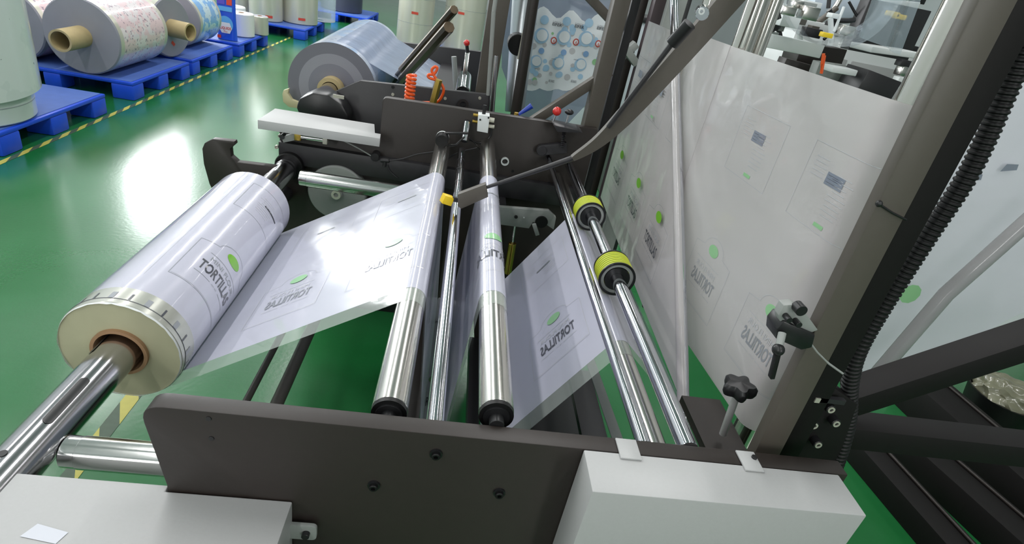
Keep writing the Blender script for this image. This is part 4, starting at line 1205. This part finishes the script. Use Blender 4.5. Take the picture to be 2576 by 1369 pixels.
# ================================================================== pallets and rolls on the left
def pallet(label, x0, x1, y0, y1, h=.15):
    t = thing('plastic_pallet', label, 'pallet', ((x0+x1)/2, (y0+y1)/2, 0), 'blue plastic pallets along the taped line')
    MB().box((x0, y0, h-.03), (x1, y1, h-.004), PALLET, bev=.006).box((x0+.02, y0+.02, h-.006), (x1-.02, y1-.02, h), PALLETTOP).build('deck', t)
    mb = MB()
    for i in range(3):
        for j in range(3):
            lx = (.17, .13, .17)[i]; cx = (x0+.085, (x0+x1)/2, x1-.085)[i]; cy = (y0+.085, (y0+y1)/2, y1-.085)[j]
            mb = MB(); bz = .0
            mb.box((cx-lx/2, cy-.085, 0), (cx+lx/2, cy+.085, h-.028), PALLET, bev=.012)
            mb.build('foot', t)
    return t
pallet('blue pallet nearest the camera at the left edge', -3.75, -2.62, 3.42, 4.50)
pallet('blue pallet under the grey-ended pink roll', -3.85, -2.63, 4.90, 5.93)
pallet('blue pallet with bare front corner, third from the camera', -3.75, -2.64, 6.02, 7.06)
pallet('blue pallet under the detergent pouch and white roll', -3.75, -2.62, 7.2, 8.22)
pallet('blue pallet under the silver upright rolls', -3.6, -2.36, 9.05, 10.25)
pallet('blue pallet farthest back under the dark roll', -3.1, -1.9, 11.6, 12.9)

def hroll(label, c, ax, L, r, endm, sidem, core=None, corelen=.0, red=None, group=None, coreo=.08):
    c = Vector(c); ax = Vector(ax).normalized()
    t = thing('film_roll', label, 'film roll', (c.x, c.y, c.z-r), group)
    mb = MB(); e = c+ax*L
    mb.lathe(c, e, [(0, coreo), (0, r-.01), (.01, r), (.06, r), (L-.06, r), (L-.01, r), (L, r-.01), (L, coreo)], sidem, 64, mats=[endm, endm, SILVER, sidem, SILVER, endm, endm])
    mb.build('wound_film', t)
    MB().ring(c-ax*corelen, e, coreo, coreo*.82, CARDY, 36).build('core', t)
    if red:
        d, u, v = basis(ax); p = c+u*red[0]+v*red[1]-ax*.002
        MB().add([p, p+u*.03, p+u*.03+v*.05, p+v*.05], [[0, 1, 2, 3]], REDLAB).build('end_sticker', t)
    return t
PINK = print_mat('pink_print', srgb(216, 208, 210), srgb(218, 192, 196), 12, second=(srgb(150, 132, 146), 38, .62), stretch=(1, 1, 1))
PBLUE = print_mat('light_blue_print', srgb(196, 216, 228), srgb(130, 176, 224), 8, second=(srgb(90, 100, 130), 34, .68))
PWH = print_mat('white_pouch_print', srgb(204, 212, 210), srgb(198, 207, 205), 3, second=(srgb(140, 148, 152), 30, .73))
hroll('large grey-ended roll of pink print with cardboard core on second pallet', (-2.98, 4.93, .437), (-.0, 1, 0), .78, .285, BGROLL, PINK, corelen=.26)
hroll('grey-ended roll behind the standing white roll at the left edge', (-3.56, 5.0, .42), (0, 1, 0), .78, .27, BGROLL, PINK)
hroll('roll with yellow core pointing right on third pallet', (-2.80, 6.0, .42), (-.97, .24, 0), .72, .268, BGROLL, PINK, corelen=.2, red=(.08, -.13))
hroll('light blue printed roll behind the yellow core', (-2.99, 6.47, .42), (.0, 1, 0), .55, .262, BGROLL, PBLUE)
def vroll(label, x, y, z0, h, r, m, group=None, seams=(), endm=BGROLL, core=.05, lab=None, topm=None, sleeve=False):
    t = thing('upright_roll', label, 'roll', (x, y, z0), group)
    mb = MB(); mb.lathe((x, y, z0), (x, y, z0+h), [(0, core), (0, r-.008), (.008, r), (h-.008, r), (h, r-.008), (h, core)], m, 64, mats=[endm, m, m, m, topm or endm])
    for s in seams: mb.lathe((x, y, z0+s), (x, y, z0+s+.004), [(0, r), (0, r+.002), (.004, r+.002), (.004, r)], INKL, 64)
    mb.build('wound_film', t)
    MB().ring((x, y, z0+h-.15), (x, y, z0+h+.002), core, core*.8, CARD, 24).build('core', t)
    if sleeve:
        s_ = MB(); s_.grid(lambda u, v: Vector((x+.01+(r+.012+.02*math.sin(u*2.4))*math.cos(-1.9+2.9*u), y+.02+(r+.012+.02*math.sin(u*2.4))*math.sin(-1.9+2.9*u), z0+.16-.02*math.sin(u*5)+.78*v)), 30, 6, m)
        s_.build('loose_sleeve', t)
    if lab:
        a, zz = lab; d = Vector((math.cos(a), math.sin(a), 0)); s_ = Vector((-d.y, d.x, 0)); p = Vector((x, y, z0+zz))+d*(r+.003)
        MB().add([p-s_*.05, p+s_*.05, p+s_*.05+Vector((0, 0, .035)), p-s_*.05+Vector((0, 0, .035))], [[0, 1, 2, 3]], REDLAB).build('red_label', t)
    return t
vroll('tall white printed roll standing on the nearest pallet at the left edge', -2.99, 3.66, .155, .95, .37, PWH, seams=(.1,), sleeve=True)
XJ = [(-3.28, 9.45, .26), (-2.78, 9.5, .28), (-2.33, 10.35, .22)]
vroll('silver upright roll, middle of the pallet of silver rolls', -3.0, 9.35, .155, .9, .23, SILVER, lab=(-1.1, .05))
vroll('silver upright roll, right front of the pallet of silver rolls', -2.60, 9.66, .155, .9, .26, SILVER, lab=(-1.2, .06))
vroll('silver upright roll partly hidden behind the detergent pouch', -3.47, 9.5, .155, .9, .21, SILVER)
vroll('hazy film wrapped roll right of the silver upright rolls', -2.45, 10.3, .155, .9, .24, CLEARB)
vroll('dark roll standing on the farthest pallet', -2.5, 12.2, .155, .7, .38, mat('dark_roll', srgb(62, 66, 82), .4))
vroll('small white roll with printed marks on the fourth pallet', -2.78, 7.75, .155, .26, .145, print_mat('white_small_print', srgb(226, 224, 222), srgb(226, 224, 222), 9, second=(srgb(110, 90, 95), 18, .72)), topm=WHITEP, core=.035)
vroll('short white roll behind the detergent pouch', -2.98, 8.05, .155, .28, .14, WHITEP, topm=WHITEP, core=.035)
vroll('small pale roll at the right end of the fourth pallet', -2.66, 8.05, .155, .22, .10, SILVER, core=.03)
a = at(985, 110, z=0); 
vroll('tall pale silver roll stack with a red label behind the brown bars', -.86, 9.65, .12, 1.5, .27, SILVER, seams=(.35, .7, 1.05, 1.3), lab=(-1.55, at(1027, 33, y=9.38).z-.12))
vroll('wide silver roll stack right of the tall one', -.12, 9.9, .12, 1.3, .32, SILVER, seams=(.65,), lab=(-1.75, at(1118, 28, y=9.6).z-.12))
pallet('blue pallet under the pale silver roll stacks', -1.2, .35, 9.3, 10.4, .12)
# detergent pouch
q0 = at(551, 99, z=.16); yb = 7.33
t = thing('detergent_pouch', 'tall blue detergent pouch standing on the fourth pallet', 'pouch', (-2.80, yb, .15))
PB = mat('pouch_blue', srgb(28, 84, 214), .3, coat=.6)
mb = MB()
xa, xb = -2.90, -2.685; hh = .56
def pouch(u, v):
    a = 2*PI*u; tk = .045*(1-v)**.6+.004; w = (xb-xa)/2*(1-.06*math.sin(v*PI))
    return Vector(((xa+xb)/2+w*math.copysign(abs(math.cos(a))**.5, math.cos(a)), yb+tk*math.copysign(abs(math.sin(a))**.8, math.sin(a)), .155+hh*v))
mb.grid(pouch, 40, 14, PB); mb.build('pouch_body', t)
PF = lambda a, b: Vector(((xa+xb)/2+a, yb-.045*(1-(b/hh))**.6-.009, .155+b))
def pouch_print(name, fn):
    m_ = MB(); fn(m_); m_.build(name, t)
def art(m_):
    blob(m_, PF, -.005, .17, .088, .09, mat('pouch_light_blue', srgb(92, 170, 232), .3, coat=.5), 28)
    F2 = lambda a, b: PF(a, b)-Vector((0, .002, 0)); F3 = lambda a, b: PF(a, b)-Vector((0, .004, 0))
    m_.add([F2(-.075+.0, .13), F2(-.045, .075), F2(.045, .075), F2(.07, .13), F2(.045, .19), F2(-.045, .19)], [[0, 1, 2, 3, 4, 5]], mat('pouch_white', srgb(226, 226, 230), .35))
    put_text(m_, F3, 'LIQUIDS', 0, .11, .12, .035, mat('pouch_red', srgb(214, 70, 50), .4), .02)
    put_text(m_, F3, 'Plus', 0, .085, .04, .018, bpy.data.materials['pouch_red'])
    rect(m_, F2, .0, .335, .15, .05, bpy.data.materials['pouch_light_blue'])
    rect(m_, F2, -.045, .44, .085, .12, mat('pouch_violet', srgb(90, 80, 190), .4)); rect(m_, F2, .045, .44, .06, .12, bpy.data.materials['pouch_red'])
    rect(m_, F2, -.075, .03, .04, .035, bpy.data.materials['pouch_red'])
pouch_print('printed_front', art)
